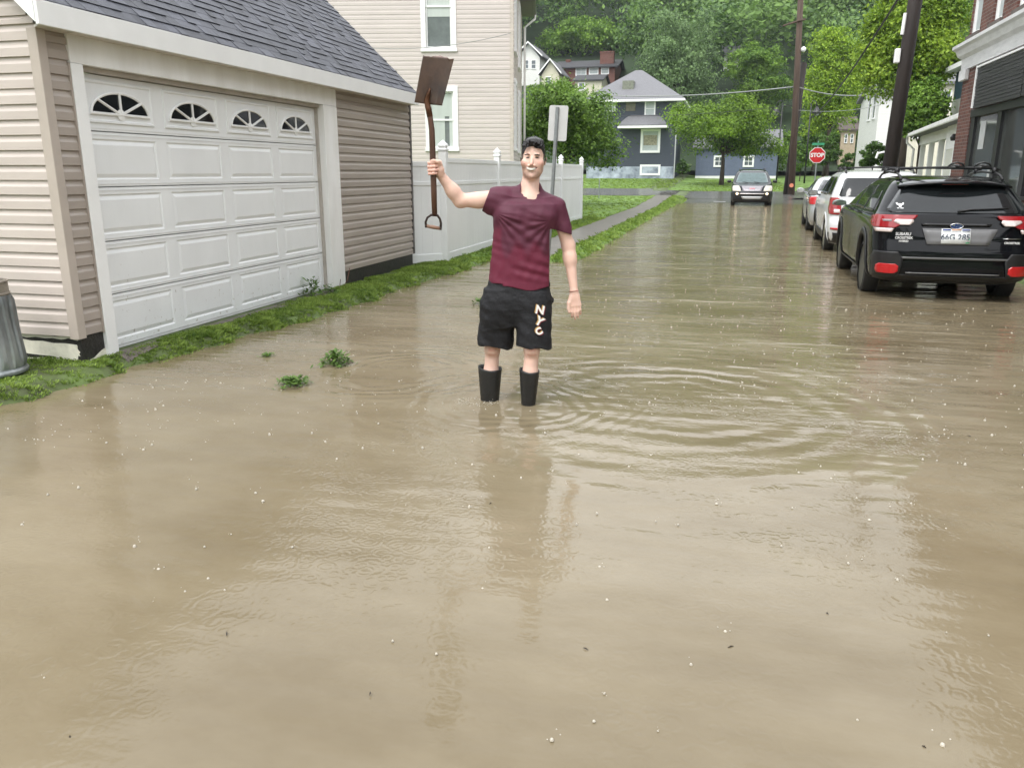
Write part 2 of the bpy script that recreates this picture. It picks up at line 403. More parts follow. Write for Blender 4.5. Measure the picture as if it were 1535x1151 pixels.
sidd = mat('taupe_siding', (.36,.31,.27), .42, var=.08, scale=1.5, bump=.15, bscale=90, island=.04, stretch=(1,1,4))  # darker tone for the siding that faces the street
sid2 = mat('pinkish_beige_siding', (.56,.50,.47), .45, var=.05, scale=1.2, island=.03, stretch=(1,1,5))
post = mat('taupe_corner_post', (.46,.40,.35), .4, var=.05)
whs = mat('weathered_white_trim', (.80,.79,.76), .5, var=.07, scale=4, bump=.15, bscale=50, col2=(.82,.82,.81), stretch=(1,1,.25))
doorm = mat('white_garage_door', (.80,.81,.81), .38, var=.04, scale=3, bump=.08, bscale=80, stretch=(1,1,.4))
tar = mat('black_foundation_tar', (.022,.020,.018), .55, var=.5, scale=9, bump=.8, bscale=40)
cream = mat('peeling_cream_paint', (.74,.71,.60), .6, var=.12, scale=12, bump=.4)
XG = -4.72
G = thing('garage', 'beige vinyl sided garage with white sectional door and dark shingle roof', 'garage', (XG, 8.4, .09))
inv = Matrix.Translation((-XG, -8.4, -.09))
def gpart(b, name, m, par=None, **k):
    b.v = [tuple(inv @ Vector(p)) for p in b.v]; return b.build(name, m, par or G, **k)
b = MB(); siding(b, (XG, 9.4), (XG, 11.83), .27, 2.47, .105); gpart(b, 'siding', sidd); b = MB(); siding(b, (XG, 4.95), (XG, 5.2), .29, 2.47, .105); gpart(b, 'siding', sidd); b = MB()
siding(b, (XG-6.1, 4.95), (XG, 4.95), .29, 2.55, .105)
# gable triangle courses
for i in range(28):
    z = 2.55+i*.105; a = XG-(z-2.5)/.95; c = XG-6.1+(z-2.5)/.95
    if a-c < .3: break
    siding(b, (c, 4.95), (a, 4.95), z, z+.105, .105)
gpart(b, 'siding', sid)
b = MB(); b.box(XG-.12, XG-.004, 5.0, 5.2, .1, 2.5); b.box(XG-.12, XG-.004, 9.4, 11.8, .1, 2.5); b.box(XG-6.05, XG-.02, 4.97, 5.09, .1, 2.55); b.box(XG-6.05, XG-.02, 11.7, 11.8, .1, 2.55); b.box(XG-6.1, XG-6., 5, 11.8, .1, 2.5)
gpart(b, 'wall', post)
b = MB(); b.box(XG-.06, XG+.022, 4.925, 5.005, .27, 2.47); gpart(b, 'corner_post', post, bevel=.004)
b = MB(); b.box(XG-.06, XG+.022, 11.80, 11.86, .27, 2.47); gpart(b, 'corner_post', mat('dark_corner', (.10,.09,.085), .5), bevel=.004)
b = MB(); b.box(XG-.13, XG-.002, 4.965, 5.215, -.1, .285); gpart(b, 'foundation', tar); b = MB(); b.box(XG-.13, XG-.002, 9.38, 11.8, -.1, .268); gpart(b, 'foundation', tar); b = MB(); b.box(XG-6.0, XG-.1, 4.968, 5.2, -.1, .285)
gpart(b, 'foundation', tar)
# peeling paint flakes left on the tarred block (irregular thin plates)
def flake(b, pts, y, seed):
    g = random.Random(seed); out = []
    n = len(pts)
    for i in range(n):
        a, c = Vector(pts[i]), Vector(pts[(i+1) % n])
        for k in range(5): q = a.lerp(c, k/5); out.append((q.x+g.uniform(-.008,.008), q.y+g.uniform(-.008,.008)))
    return b.prism(out, y, y-.006, lambda p, q, h: (p, h, q))
b = MB(); flake(b, [(-5.35,.14),(-4.78,.10),(-4.745,.15),(-4.76,.225),(-5.3,.24)], 4.966, 1)
flake(b, [(-5.3,.262),(-4.9,.262),(-4.74,.262),(-4.745,.284),(-5.3,.284)], 4.966, 2)
flake(b, [(-5.3,.05),(-4.85,.05),(-4.80,.085),(-5.0,.10),(-5.3,.10)], 4.966, 3)
b.prism([(5.0,.05),(5.2,.05),(5.2,.15),(5.16,.14),(5.08,.10),(5.0,.085)], XG-.002, XG+.004, lambda p, q, h: (h, p, q))
gpart(b, 'peeling_paint', cream)
# door surround
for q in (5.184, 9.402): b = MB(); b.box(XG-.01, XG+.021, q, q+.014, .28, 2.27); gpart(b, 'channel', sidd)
b = MB(); b.box(XG-.1, XG+.03, 5.2, 5.315, .03, 2.27); gpart(b, 'jamb', white, bevel=.004)
b = MB(); b.box(XG-.1, XG+.03, 9.06, 9.40, .05, 2.27); gpart(b, 'jamb', whs, bevel=.004)
b = MB(); b.box(XG-.1, XG+.027, 5.2, 9.40, 2.272, 2.468); gpart(b, 'header', whs, bevel=.004)
b = MB(); b.box(XG-.10, XG-.03, 5.316, 9.06, 2.235, 2.27); b.box(XG-.10,XG-.05, 9.035, 9.06, .1, 2.235); gpart(b, 'weather_strip', mat('grey_seal', (.42,.38,.34), .6))
# mud specks thrown up on the lower panels
t_, N_, L_ = nt(doorm); b_ = N_['Principled BSDF']; src = b_.inputs['Base Color'].links[0].from_socket; tc_ = N_.new('ShaderNodeTexCoord')
no_ = N_.new('ShaderNodeTexNoise'); no_.inputs['Scale'].default_value = 26; no_.inputs['Detail'].default_value = 5; L_.new(tc_.outputs['Object'], no_.inputs[0]); sz_ = N_.new('ShaderNodeSeparateXYZ'); L_.new(tc_.outputs['Object'], sz_.inputs[0])
m1_ = N_.new('ShaderNodeMapRange'); m1_.inputs['From Min'].default_value = .9; m1_.inputs['From Max'].default_value = .0; m1_.inputs['To Min'].default_value = -.10; m1_.inputs['To Max'].default_value = .03; L_.new(sz_.outputs['Z'], m1_.inputs['Value'])
ad_ = N_.new('ShaderNodeMath'); ad_.operation = 'ADD'; L_.new(no_.outputs['Fac'], ad_.inputs[0]); L_.new(m1_.outputs[0], ad_.inputs[1]); m2_ = N_.new('ShaderNodeMapRange'); m2_.inputs['From Min'].default_value = .64; m2_.inputs['From Max'].default_value = .72; m2_.inputs['To Max'].default_value = .55; L_.new(ad_.outputs[0], m2_.inputs['Value'])
mx_ = N_.new('ShaderNodeMixRGB'); mx_.inputs[2].default_value = (.28,.22,.15,1); L_.new(m2_.outputs[0], mx_.inputs[0]); L_.new(src, mx_.inputs[1]); L_.new(mx_.outputs[0], b_.inputs['Base Color'])
# sectional door
D = thing('garage_door_tmp', None, None); bpy.data.objects.remove(D)
XD = XG-.085
y0, y1, z0, z1 = 5.318, 9.035, .115, 2.234; nr, nc = 5, 4; ch = (z1-z0)/nr; cw = (y1-y0)/nc
b = MB()
def rectring(x, a0, a1, c0, c1): return [(x, a0, c0), (x, a1, c0), (x, a1, c1), (x, a0, c1)]
for r in range(nr):
    for c in range(nc):
        a0, a1 = y0+c*cw, y0+(c+1)*cw; c0, c1 = z0+r*ch+(.0015 if r else 0), z0+(r+1)*ch-.0015
        o = .055; g = .075; p = .10
        rings = [rectring(XD-.03, a0, a1, c0, c1), rectring(XD, a0, a1, c0+.004, c1-.004)]
        if r < nr-1:
            # stiffening rib lines, then the raised panel
            rings += [rectring(XD, a0+.07, a1-.07, c0+o, c1-o), rectring(XD-.008, a0+.080, a1-.080, c0+o+.010, c1-o-.010),
                      rectring(XD-.008, a0+.088, a1-.088, c0+o+.018, c1-o-.018), rectring(XD+.001, a0+.115, a1-.115, c0+o+.045, c1-o-.045)]
        else:
            rings += [rectring(XD, a0+.07, a1-.07, c0+.06, c1-.04), rectring(XD+.012, a0+.075, a1-.075, c0+.065, c1-.045), rectring(XD+.012, a0+.09, a1-.09, c0+.08, c1-.06), rectring(XD+.004, a0+.1, a1-.1, c0+.09, c1-.07)]
        b.loft(rings, True, False); n = len(b.v); b.f.append([n-4, n-3, n-2, n-1]); b.mi.append(0)
    b.box(XD-.002, XD+.004, y0+.01, y1-.01, z0+(r+1)*ch-.028, z0+(r+1)*ch-.022) if r < nr-1 else None
    b.box(XD-.002, XD+.004, y0+.01, y1-.01, z0+r*ch+.022, z0+r*ch+.028) if r else None
door = gpart(b, 'garage_door', doorm, bevel=0)
b = MB(); b.box(XD-.05, XD-.031, y0, y1, z0, z1); b.box(XD-.04, XD+.004, y0, y1, z0-.02, z0-.001)
gpart(b, 'seal', mat('door_seal', (.62,.62,.62), .6), par=door)
for c in range(nc):
    a0 = y0+c*cw; cy = a0+cw/2; zb = z0+4*ch+.135; rw, rh = .325, .165
    gb = MB(); arc = [(cy+rw*math.cos(t), zb+rh*math.sin(t)) for t in np.linspace(0, math.pi, 25)]
    gb.prism(arc, XD+.005, XD+.009, lambda p, q, h: (h, p, q)); w = gpart(gb, 'window', glassd, par=door)
    fb = MB(); fb.tube([(XD+.012, p, q) for p, q in arc], .011, 6); fb.tube([(XD+.012, cy-rw-.01, zb), (XD+.012, cy+rw+.01, zb)], .012, 6)
    for t in (40, 90, 140):
        q = (cy+rw*math.cos(R(t)), zb+rh*math.sin(R(t))); fb.tube([(XD+.013, cy, zb), (XD+.013, *q)], .012, 6)
    fb.lathe([(.045, 0), (.045, .006), (.02, .01)], 12, (XD+.008, cy, zb), 'x')
    gpart(fb, 'muntins', white, par=w)
# roof
ex, ez, sl = -4.56, 2.625, .95
def rp_(s, y, h=0):   # s metres up-slope
    k = math.hypot(1, sl); return (ex-s/k-h*-sl/k*1.0, y, ez+s*sl/k+h/k)
b = MB(); ya, yb = 4.80, 11.80; Ls = 4.40; k = math.hypot(1, sl)
shm = mat('dark_slate_shingles', (.060,.063,.078), .55, var=.25, scale=5, island=.32, bump=.6, bscale=140)
for i in range(int(Ls/.112)):
    y = ya-rng.uniform(0, .2); s0 = i*.112
    while y < yb:
        w = rng.uniform(.07, .24); t = rng.choice([.004, .011, .013]); a, c = max(y, ya), min(y+w-.003, yb)
        if c-a > .01:
            vs = [rp_(s0-(.012 if t > .01 else 0), a, t), rp_(s0-(.012 if t > .01 else 0), c, t), rp_(s0+.125, c, .001), rp_(s0+.125, a, .001), rp_(s0-.005, a, -.002), rp_(s0-.005, c, -.002)]
            b.add(vs, [(0,1,2,3), (4,5,1,0), (4,0,3), (5,2,1)])
        y += w
roof = gpart(b, 'roof', shm)
b = MB(); zr = ez+Ls*sl/k; xr = ex-Ls/k
b.prism([(ex-.005, ez-.016), (xr, zr-.016), (2*xr-ex, ez-.016), (2*xr-ex, ez-.1), (xr, zr-.12), (ex-.005, ez-.09)], ya+.03, yb-.01, lambda p, q, h: (p, h, q))
gpart(b, 'roof_deck', white, par=roof)
b = MB(); b.prism([(xr, zr-.0), (2*xr-ex, ez-.01), (2*xr-ex, ez-.015), (xr, zr-.008)], ya, yb, lambda p, q, h: (p, h, q)); gpart(b, 'back_slope', shm, par=roof)
b = MB(); b.box(ex-.01, ex+.018, ya, yb, ez-.165, ez-.008); gpart(b, 'fascia', white, bevel=.003)
b = MB(); b.prism([(XG+.005, 4.93), (ex-.011, ya+.03), (ex-.011, yb-.02), (XG+.005, yb-.02)], ez-.16, ez-.145, lambda p, q, h: (p, q, h))
for i in range(38): b.box(XG+.03, ex-.012, 4.99+i*.168, 4.994+i*.168, ez-.163, ez-.158)
gpart(b, 'soffit', mat('soffit_vinyl', (.62,.58,.53), .5))
for yy in (ya, yb-.024):
    b = MB(); b.prism([(ex-.012, ez-.15), (ex-.012, ez-.006), (xr, zr-.006), (xr, zr-.17)], yy-.002, yy+.022, lambda p, q, h: (p, h, q)); gpart(b, 'rake_board', white)
b = MB(); b.prism([(xr-.002, zr-.17), (xr-.002, zr-.006), (2*xr-ex, ez-.006), (2*xr-ex, ez-.15)], ya-.002, ya+.022, lambda p, q, h: (p, h, q)); gpart(b, 'rake_board', white)
b = MB(); b.prism([(XG, 2.5), (XG-3.05, 2.5+2.8), (XG-6.1, 2.5)], 11.70, 11.75, lambda p, q, h: (p, h, q)); gpart(b, 'gable', post)

# ------------------------------------------------------------------ galvanised can standing upside down beside the garage
galv = mat('galvanised_steel', (.16,.175,.18), .42, .6, var=.35, scale=7, bump=.3, bscale=30, col2=(.28,.30,.30), stretch=(1,1,.3))
rust = mat('rusty_galvanised_band', (.26,.23,.19), .6, .4, var=.4, scale=9)
T = thing('trash_can', 'dented ribbed galvanised trash can standing upside down on the grass', 'trash can', (-5.08, 4.47, .10))
b = MB(); rings = []
for i, z in enumerate(np.linspace(.045, .56, 14)):
    r0 = .232-.035*(z/.6); ring = []
    for j in range(144):
        a = 2*math.pi*j/144; q = (j % 8) < 4; k_ = smooth01(min(z-.045, .56-z)/.03)
        r = r0+(.013 if q else 0)*k_+.005*math.sin(a*2+z*7)*math.sin(z*9); ring.append((r*math.cos(a), r*math.sin(a), z))
    rings.append(ring)
b.loft(rings); b.build('body', galv, T, auto=35)
b = MB(); b.lathe([(.196,.56),(.201,.565),(.201,.575),(.195,.58),(.195,.645),(.201,.65),(.201,.66),(.19,.662),(.188,.645),(.02,.643)], 48); b.build('base_band', rust, T, auto=35)
b = MB(); b.lathe([(.228,.045),(.243,.03),(.248,.018),(.243,.004),(.232,0),(.22,.02)], 48); b.build('rim', galv, T, auto=50)
for s in (1,):
    b = MB(); a0 = R(-60); pts = []
    for t in np.linspace(0, math.pi, 10): pts.append(((.215+.05*math.sin(t))*math.cos(a0+.25*math.cos(t)), (.215+.05*math.sin(t))*math.sin(a0+.25*math.cos(t)), .3-.03*math.sin(t)))
    b.tube(pts, .005, 6); b.build('handle', galv, T, smooth=True)

# ------------------------------------------------------------------ white vinyl fence
vin = mat('white_vinyl', (.83,.84,.84), .35, var=.05, scale=1.5, bump=.05, stretch=(1,1,.3))
FX = -4.40
fposts = [(FX, 12.42, 1.99, .062), (FX, 15.55, 1.96, .055), (FX, 18.6, 1.96, .055), (FX, 21.8, 1.96, .055), (FX, 24.95, 1.96, .055)]
FN = thing('fence', 'white vinyl privacy fence with pointed post caps running from the garage along the sidewalk', 'fence', (FX, 12.4, .09))
finv = Matrix.Translation((-FX, -12.4, -.09))
def fpart(b, name, m, par=None, **k):
    b.v = [tuple(finv @ Vector(p)) for p in b.v]; return b.build(name, m, par or FN, **k)
def fpost(x, y, top, h):
    b = MB(); b.box(x-h, x+h, y-h, y+h, -.05, top-.16); po = fpart(b, 'post', vin, bevel=.006)
    b = MB(); sq = lambda r, z: [(x-r, y-r, z), (x+r, y-r, z), (x+r, y+r, z), (x-r, y+r, z)]
    b.loft([sq(h+.012, top-.16), sq(h+.012, top-.135), sq(h-.005, top-.125), sq(h-.008, top-.105), sq(h+.008, top-.095), sq(h+.004, top-.07), sq(.004, top)])
    fpart(b, 'post_cap', vin, par=po, bevel=.003)
def fpanel(p, q, zt=1.72, zb=.10, mid=1.33, low=.5):
    p, q = Vector(p), Vector(q); d = (q-p).normalized(); n = Vector((d.y, -d.x)); L_ = (q-p).length
    M = frame((p.x, p.y, 0), (d.x, d.y, 0), (n.x, n.y, 0), (0,0,1))
    for ra_, rb_ in ((zt-.07, zt), (mid-.03, mid+.03), (zb, zb+.13)): b = MB(); b.box(.05, L_-.05, -.022, .022, ra_, rb_, M); fpart(b, 'rail', vin, bevel=.004)
    b = MB(); k = max(1, int((L_-.1)/.152)); w = (L_-.1)/k
    for i in range(k): b.box(.05+i*w+.0007, .05+(i+1)*w-.0007, -.010, .010, zb+.12, zt-.06, M)
    fpart(b, 'panel', vin)
for i, a in enumerate(fposts): fpost(*a)
for a, c in zip(fposts[:-1], fposts[1:]): fpanel(a[:2], c[:2])
fpanel((-4.96, 11.84), (FX, 12.42), 1.66); 
# return runs behind (seen over the top)
bp = [(-6.2, 24.95), (-8.2, 24.95)]
for x, y in bp: fpost(x, y, 1.96, .055)
fpanel((FX, 24.95), bp[0]); fpanel(bp[0], bp[1])
for x, y in ((FX-.5, 23.4), (FX-.5, 20.3)): fpost(x, y, 1.98, .045)

# ------------------------------------------------------------------ two-storey beige house
C = Vector((-6.0, 22.8, 0)); u = Vector((-.976, -.217, 0)); v = Vector((-.217, .976, 0))
H = thing('house', 'two storey pale beige sided house with white framed sash windows behind the garage', 'house', C)
HM = frame((0,0,0), u, v, (0,0,1))        # local: x left along facade, y depth, z up -> house-local coordinates
def hl(px, py):                            # pixel -> facade coordinates (s left of corner, z)
    q = onplane(px, py, C, v)-C; return q.dot(u), q.z
def hpart(b, name, m, par=None, **k):
    b.v = [tuple(HM @ Vector(p)) for p in b.v]; return b.build(name, m, par or H, **k)
def wrect(x0, y0_, x1, y1_):
    s1, za = hl(x0, y1_); s0, zb = hl(x1, y0_); return s0, s1, za, zb
HT = 7.2; HW = 9.0; HD = 9.0
wU = wrect(633, -62, 681, 77); wD = wrect(640, 131, 685, 226)
b = MB()
hole = [(HW-w[1], HW-w[0], w[2], w[3]) for w in (wU, wD)]
# courses in local frame: facade from (HW,0) to (0,0) => outward -y
siding(b, (0, 0), (HW, 0), .35, HT, .118, .007, holes=[(w[0]+.02, w[1]-.02, w[2]+.02, w[3]-.02) for w in (wU, wD)])
siding(b, (0, HD), (0, 0), .35, HT, .118, .012)
for i, vv in enumerate(b.v):
    if vv[1] < .03 and vv[0] > -.0001 and False: pass
hpart(b, 'siding', sid2)
# wall core, leaving the two window openings
b = MB(); g0 = -.0
def core(b, ws):
    zs_ = sorted({0, HT}|{w[2] for w in ws}|{w[3] for w in ws})
    for za, zb in zip(zs_[:-1], zs_[1:]):
        segs = [(0.01, HW)]
        for w in ws:
            if za >= w[2]-1e-6 and zb <= w[3]+1e-6:
                segs = [q for a, c in segs for q in ((a, w[0]), (w[1], c)) if q[1]-q[0] > .01]
        for a, c in segs: b.box(a, c, .003, .15, za, zb)
core(b, (wU, wD)); b.box(.003, .15, .16, HD, 0, HT); b.box(HW-.15, HW-.003, .16, HD, 0, HT); b.box(.16, HW-.16, HD-.15, HD, 0, HT)
hpart(b, 'wall', sid2)
b = MB(); b.box(-.03, .07, -.03, .07, .3, HT); hpart(b, 'corner_board', mat('beige_corner', (.52,.46,.41), .5), bevel=.004)
b = MB(); b.box(-.01, HW, -.01, .1, -.3, .35); hpart(b, 'foundation', mat('grey_block', (.25,.24,.22), .8, bump=.5))
curtain = mat('pale_window_shade', (.50,.54,.51), .8, var=.06, scale=3, stretch=(3,3,.3))
dgl = mat('grey_window_glass', (.16,.18,.18), .05, var=.15, spec=.8)
def sash(w, shade_to, fw=.13, drape=False):
    s0, s1, za, zb = w; b = MB()
    b.box(s0-.02, s0+fw-.02, -.035, .02, za, zb); b.box(s1-fw+.02, s1+.02, -.035, .02, za, zb)
    b.box(s0-.02, s1+.02, -.037, .02, zb-fw*.9, zb+.03); b.box(s0-.04, s1+.04, -.05, .02, za-.02, za+fw*.55)
    fr = hpart(b, 'window', white, bevel=.004)
    i0, i1, ia, ib = s0+fw-.02, s1-fw+.02, za+fw*.55, zb-fw*.9; mz = (ia+ib)/2
    b = MB(); b.box(i0, i1, .062, .07, ia, ib); hpart(b, 'pane', dgl, par=fr)
    b = MB()
    for q0, q1, yy in ((ia, mz+.02, .045), (mz-.02, ib, .03)):
        b.box(i0, i0+.045, yy, yy+.02, q0, q1); b.box(i1-.045, i1, yy, yy+.02, q0, q1); b.box(i0+.045, i1-.045, yy, yy+.02, q0, q0+.05); b.box(i0+.045, i1-.045, yy, yy+.02, q1-.04, q1)
    hpart(b, 'sash', white, par=fr)
    b = MB(); 
    if not drape: b.box(i0+.05, i1-.05, .054, .06, shade_to, ib-.02)
    else:
        n = 22
        for k in range(n):
            a = i0+.05+(i1-i0-.1)*k/n; c = i0+.05+(i1-i0-.1)*(k+1)/n; t = abs((k+.5)/n-.25)
            b.box(a, c, .050+.003*(k % 2), .055+.003*(k % 2), ia+.05 if t > .10 else mz+.1, ib-.05)
    hpart(b, 'shade', curtain, par=fr)
def midz(w, fy): return w[2]+(w[3]-w[2])*fy
sash(wU, midz(wU, .38)); sash(wD, 0, drape=True)
# side wall windows, seen at a grazing angle
for ya_, yb_, za, zb in ((1.0, 1.9, 2.2, 4.0), (4.6, 5.5, 2.2, 4.0), (1.0, 1.9, 4.9, 6.7), (4.6, 5.5, 4.9, 6.7)):
    b = MB(); b.box(-.06, .0, ya_-.1, ya_+.03, za, zb); b.box(-.06, .0, yb_-.03, yb_+.1, za, zb); b.box(-.062, 0, ya_-.1, yb_+.1, zb-.03, zb+.12); b.box(-.08, 0, ya_-.14, yb_+.14, za-.08, za)
    fr = hpart(b, 'window', white); b = MB(); b.box(-.025, -.014, ya_, yb_, za, zb); hpart(b, 'pane', dgl, par=fr)
# eaves, gutter, downspout and roof
b = MB(); b.box(-.45, -.0, -.3, HD+.3, HT-.02, HT+.1); hpart(b, 'eave', mat('dark_eave', (.10,.09,.085), .5))
b = MB(); b.box(-.55, -.45, -.3, HD+.3, HT-.02, HT+.13); hpart(b, 'gutter', mat('dark_gutter', (.07,.065,.06), .4), bevel=.02)
b = MB(); b.tube([(-.5, HD-.1, HT), (-.5, HD-.1, HT-.15), (-.12, HD-.1, HT-.45), (-.12, HD-.1, .3)], .045, 8); hpart(b, 'downspout', whs, smooth=True)
b = MB(); b.prism([(-.45, HT+.1), (HW/2, HT+3.2), (HW+.45, HT+.1), (HW+.3, HT+.1), (HW/2, HT+3.), (-.3, HT+.1)], -.3, HD+.3, lambda p, q, h: (p, h, q)); b.prism([(0, HT), (HW/2, HT+3), (HW, HT)], 0, .1, lambda p, q, h: (p, h, q))
hpart(b, 'roof', shm)
# ------------------------------------------------------------------ implicit-surface modeller (smooth unions meshed with surface nets)
class SDF:
    def __init__(s, lo, hi, h):
        s.lo = np.array(lo, float); s.h = h; s.n = np.ceil((np.array(hi)-s.lo)/h).astype(int)+1
        s.f = np.full(s.n, .2, np.float32)
    def sub(s, lo, hi):
        a = np.clip(((np.array(lo)-s.lo)/s.h).astype(int)-1, 0, s.n-1); b = np.clip(((np.array(hi)-s.lo)/s.h).astype(int)+2, 1, s.n)
        sl = tuple(slice(p, q) for p, q in zip(a, b))
        ax = [(s.lo[i]+s.h*np.arange(a[i], b[i])).astype(np.float32) for i in range(3)]
        return sl, ax[0][:,None,None], ax[1][None,:,None], ax[2][None,None,:]
    def comb(s, sl, d, k, op='add'):
        a = s.f[sl]
        if op == 'add':
            hh = np.maximum(k-np.abs(a-d), 0)/k if k > 0 else 0; s.f[sl] = np.minimum(a, d)-hh*hh*k*.25
        elif op == 'sub':
            d = -d; hh = np.maximum(k-np.abs(a-d), 0)/k if k > 0 else 0; s.f[sl] = np.maximum(a, d)+hh*hh*k*.25
        return s
    def cone(s, a, b, ra, rb, k=.02, sy=1., op='add'):
        a = np.array(a, float); b = np.array(b, float); m = max(ra, rb)*max(1, sy)+k+.02
        sl, X, Y, Z = s.sub(np.minimum(a, b)-m, np.maximum(a, b)+m); d = b-a; dd = d@d
        t = np.clip(((X-a[0])*d[0]+(Y-a[1])*d[1]+(Z-a[2])*d[2])/dd, 0, 1)
        q = np.sqrt((X-a[0]-t*d[0])**2+((Y-a[1]-t*d[1])/sy)**2+(Z-a[2]-t*d[2])**2)-(ra+(rb-ra)*t)
        return s.comb(sl, q, k, op)
    def ell(s, c, r, k=.02, rot=None, op='add'):
        c = np.array(c, float); r = np.array(r, float); m = r.max()+k+.02
        sl, X, Y, Z = s.sub(c-m, c+m); X, Y, Z = X-c[0], Y-c[1], Z-c[2]
        if rot is not None:
            Q = np.array(Matrix.Rotation(rot[1], 3, rot[0]).inverted())
            X, Y, Z = (Q[i,0]*X+Q[i,1]*Y+Q[i,2]*Z for i in range(3))
        k0 = np.sqrt((X/r[0])**2+(Y/r[1])**2+(Z/r[2])**2); k1 = np.sqrt((X/r[0]**2)**2+(Y/r[1]**2)**2+(Z/r[2]**2)**2)+1e-6
        return s.comb(sl, k0*(k0-1)/k1, k, op)
    def stack(s, S, k=.02, e=2.3, op='add'):
        """sections (z, cx, cy, rx, ry) from low to high"""
        S = np.array(S, float); S = S[S[:,0].argsort()]; m = S[:,3:].max()+k+.03
        sl, X, Y, Z = s.sub([S[:,1].min()-m, S[:,2].min()-m, S[0,0]-k-.02], [S[:,1].max()+m, S[:,2].max()+m, S[-1,0]+k+.02])
        z = Z.ravel(); cx, cy, rx, ry = (np.interp(z, S[:,0], S[:,i])[None,None,:] for i in (1,2,3,4))
        q = (np.abs((X-cx)/rx)**e+np.abs((Y-cy)/ry)**e)**(1/e); d = (q-1)*np.minimum(rx, ry)
        dz = np.maximum(S[0,0]-Z, Z-S[-1,0]); return s.comb(sl, np.maximum(d, dz), k, op)
    def fn(s, f):
        X, Y, Z = ((s.lo[i]+s.h*np.arange(s.n[i])).astype(np.float32) for i in range(3))
        s.f = f(s.f, X[:,None,None], Y[None,:,None], Z[None,None,:]); return s
    def mesh(s):
        f = s.f; I = f < 0; c = np.zeros(tuple(s.n-1), np.int8)
        for a in (0,1):
            for b in (0,1):
                for d in (0,1): c += I[a:s.n[0]-1+a, b:s.n[1]-1+b, d:s.n[2]-1+d]
        act = (c > 0) & (c < 8); ijk = np.argwhere(act); vid = np.full(c.shape, -1, np.int32); vid[act] = np.arange(len(ijk))
        acc = np.zeros((len(ijk), 3)); cnt = np.zeros(len(ijk)); cor = {}
        for a in (0,1):
            for b in (0,1):
                for d in (0,1): cor[a,b,d] = f[ijk[:,0]+a, ijk[:,1]+b, ijk[:,2]+d]
        for p in cor:
            for ax in range(3):
                if p[ax]: continue
                q = list(p); q[ax] = 1; q = tuple(q); A, B = cor[p], cor[q]; m = (A < 0) != (B < 0)
                t = np.where(m, A/(A-B+1e-12*(A == B)), 0); pt = np.tile(np.array(p, float), (len(ijk), 1)); pt[:,ax] += t
                acc[m] += pt[m]; cnt[m] += 1
        V = s.lo+s.h*(ijk+acc/cnt[:,None]); Fs = []
        for ax in range(3):
            o = [slice(None)]*3; q = [slice(None)]*3; o[ax] = slice(0, -1); q[ax] = slice(1, None)
            A = I[tuple(o)]; B = I[tuple(q)]; e = np.argwhere(A != B); sg = A[tuple(e.T)]
            u_, w_ = (ax+1) % 3, (ax+2) % 3
            ok = (e[:,u_] > 0) & (e[:,w_] > 0) & (e[:,u_] < s.n[u_]-1) & (e[:,w_] < s.n[w_]-1); e = e[ok]; sg = sg[ok]
            def cell(du, dw):
                k = e.copy(); k[:,u_] -= du; k[:,w_] -= dw; return vid[tuple(k.T)]
            Q = np.stack([cell(1,1), cell(0,1), cell(0,0), cell(1,0)], 1); Q[~sg] = Q[~sg][:, ::-1]; Fs.append(Q)
        return V, np.concatenate(Fs)
def relax(V, F, it=2):
    E = np.concatenate([F[:,[i,(i+1) % 4]] for i in range(4)]); 
    for _ in range(it):
        S = np.zeros_like(V); n = np.zeros(len(V)); 
        for j in range(3): S[:,j] = np.bincount(E[:,0], V[E[:,1],j], len(V))+np.bincount(E[:,1], V[E[:,0],j], len(V))
        n = np.bincount(E[:,0], minlength=len(V))+np.bincount(E[:,1], minlength=len(V)); V = .4*V+.6*S/n[:,None]
    return V
def setcol(o, C_):
    a = o.data.color_attributes.new('Tint', 'FLOAT_COLOR', 'POINT'); C4 = np.ones((len(C_), 4), np.float32); C4[:,:3] = C_; a.data.foreach_set('color', C4.ravel())
def tintmat(name, rough=.5, sss=0., bump=0., bscale=80, spec=.5, var=.08, sheen=0., stretch=(1,1,1), bdist=.004):
    m = mat(name, (1,1,1), rough, var=0, bump=0, spec=spec); t, N, L = nt(m); b = N['Principled BSDF']
    at = N.new('ShaderNodeAttribute'); at.attribute_name = 'Tint'; no = N.new('ShaderNodeTexNoise'); no.inputs['Scale'].default_value = 22; no.inputs['Detail'].default_value = 4
    tc = N.new('ShaderNodeTexCoord'); L.new(tc.outputs['Object'], no.inputs[0])
    mr = N.new('ShaderNodeMapRange'); mr.inputs['To Min'].default_value = 1-var*2; mr.inputs['To Max'].default_value = 1+var*2; L.new(no.outputs['Fac'], mr.inputs[0])
    vm = N.new('ShaderNodeVectorMath'); vm.operation = 'SCALE'; L.new(at.outputs['Color'], vm.inputs[0]); L.new(mr.outputs[0], vm.inputs['Scale']); L.new(vm.outputs[0], b.inputs['Base Color'])
    if sss: b.inputs['Subsurface Weight'].default_value = sss; b.inputs['Subsurface Radius'].default_value = (.012,.005,.003); b.inputs['Subsurface Scale'].default_value = 1
    if bump:
        mp = N.new('ShaderNodeMapping'); mp.inputs['Scale'].default_value = stretch; L.new(tc.outputs['Object'], mp.inputs[0])
        n2 = N.new('ShaderNodeTexNoise'); n2.inputs['Scale'].default_value = bscale; n2.inputs['Detail'].default_value = 3; L.new(mp.outputs[0], n2.inputs[0])
        bp = N.new('ShaderNodeBump'); bp.inputs['Strength'].default_value = bump; bp.inputs['Distance'].default_value = bdist; L.new(n2.outputs['Fac'], bp.inputs['Height']); L.new(bp.outputs[0], b.inputs['Normal'])
    return m

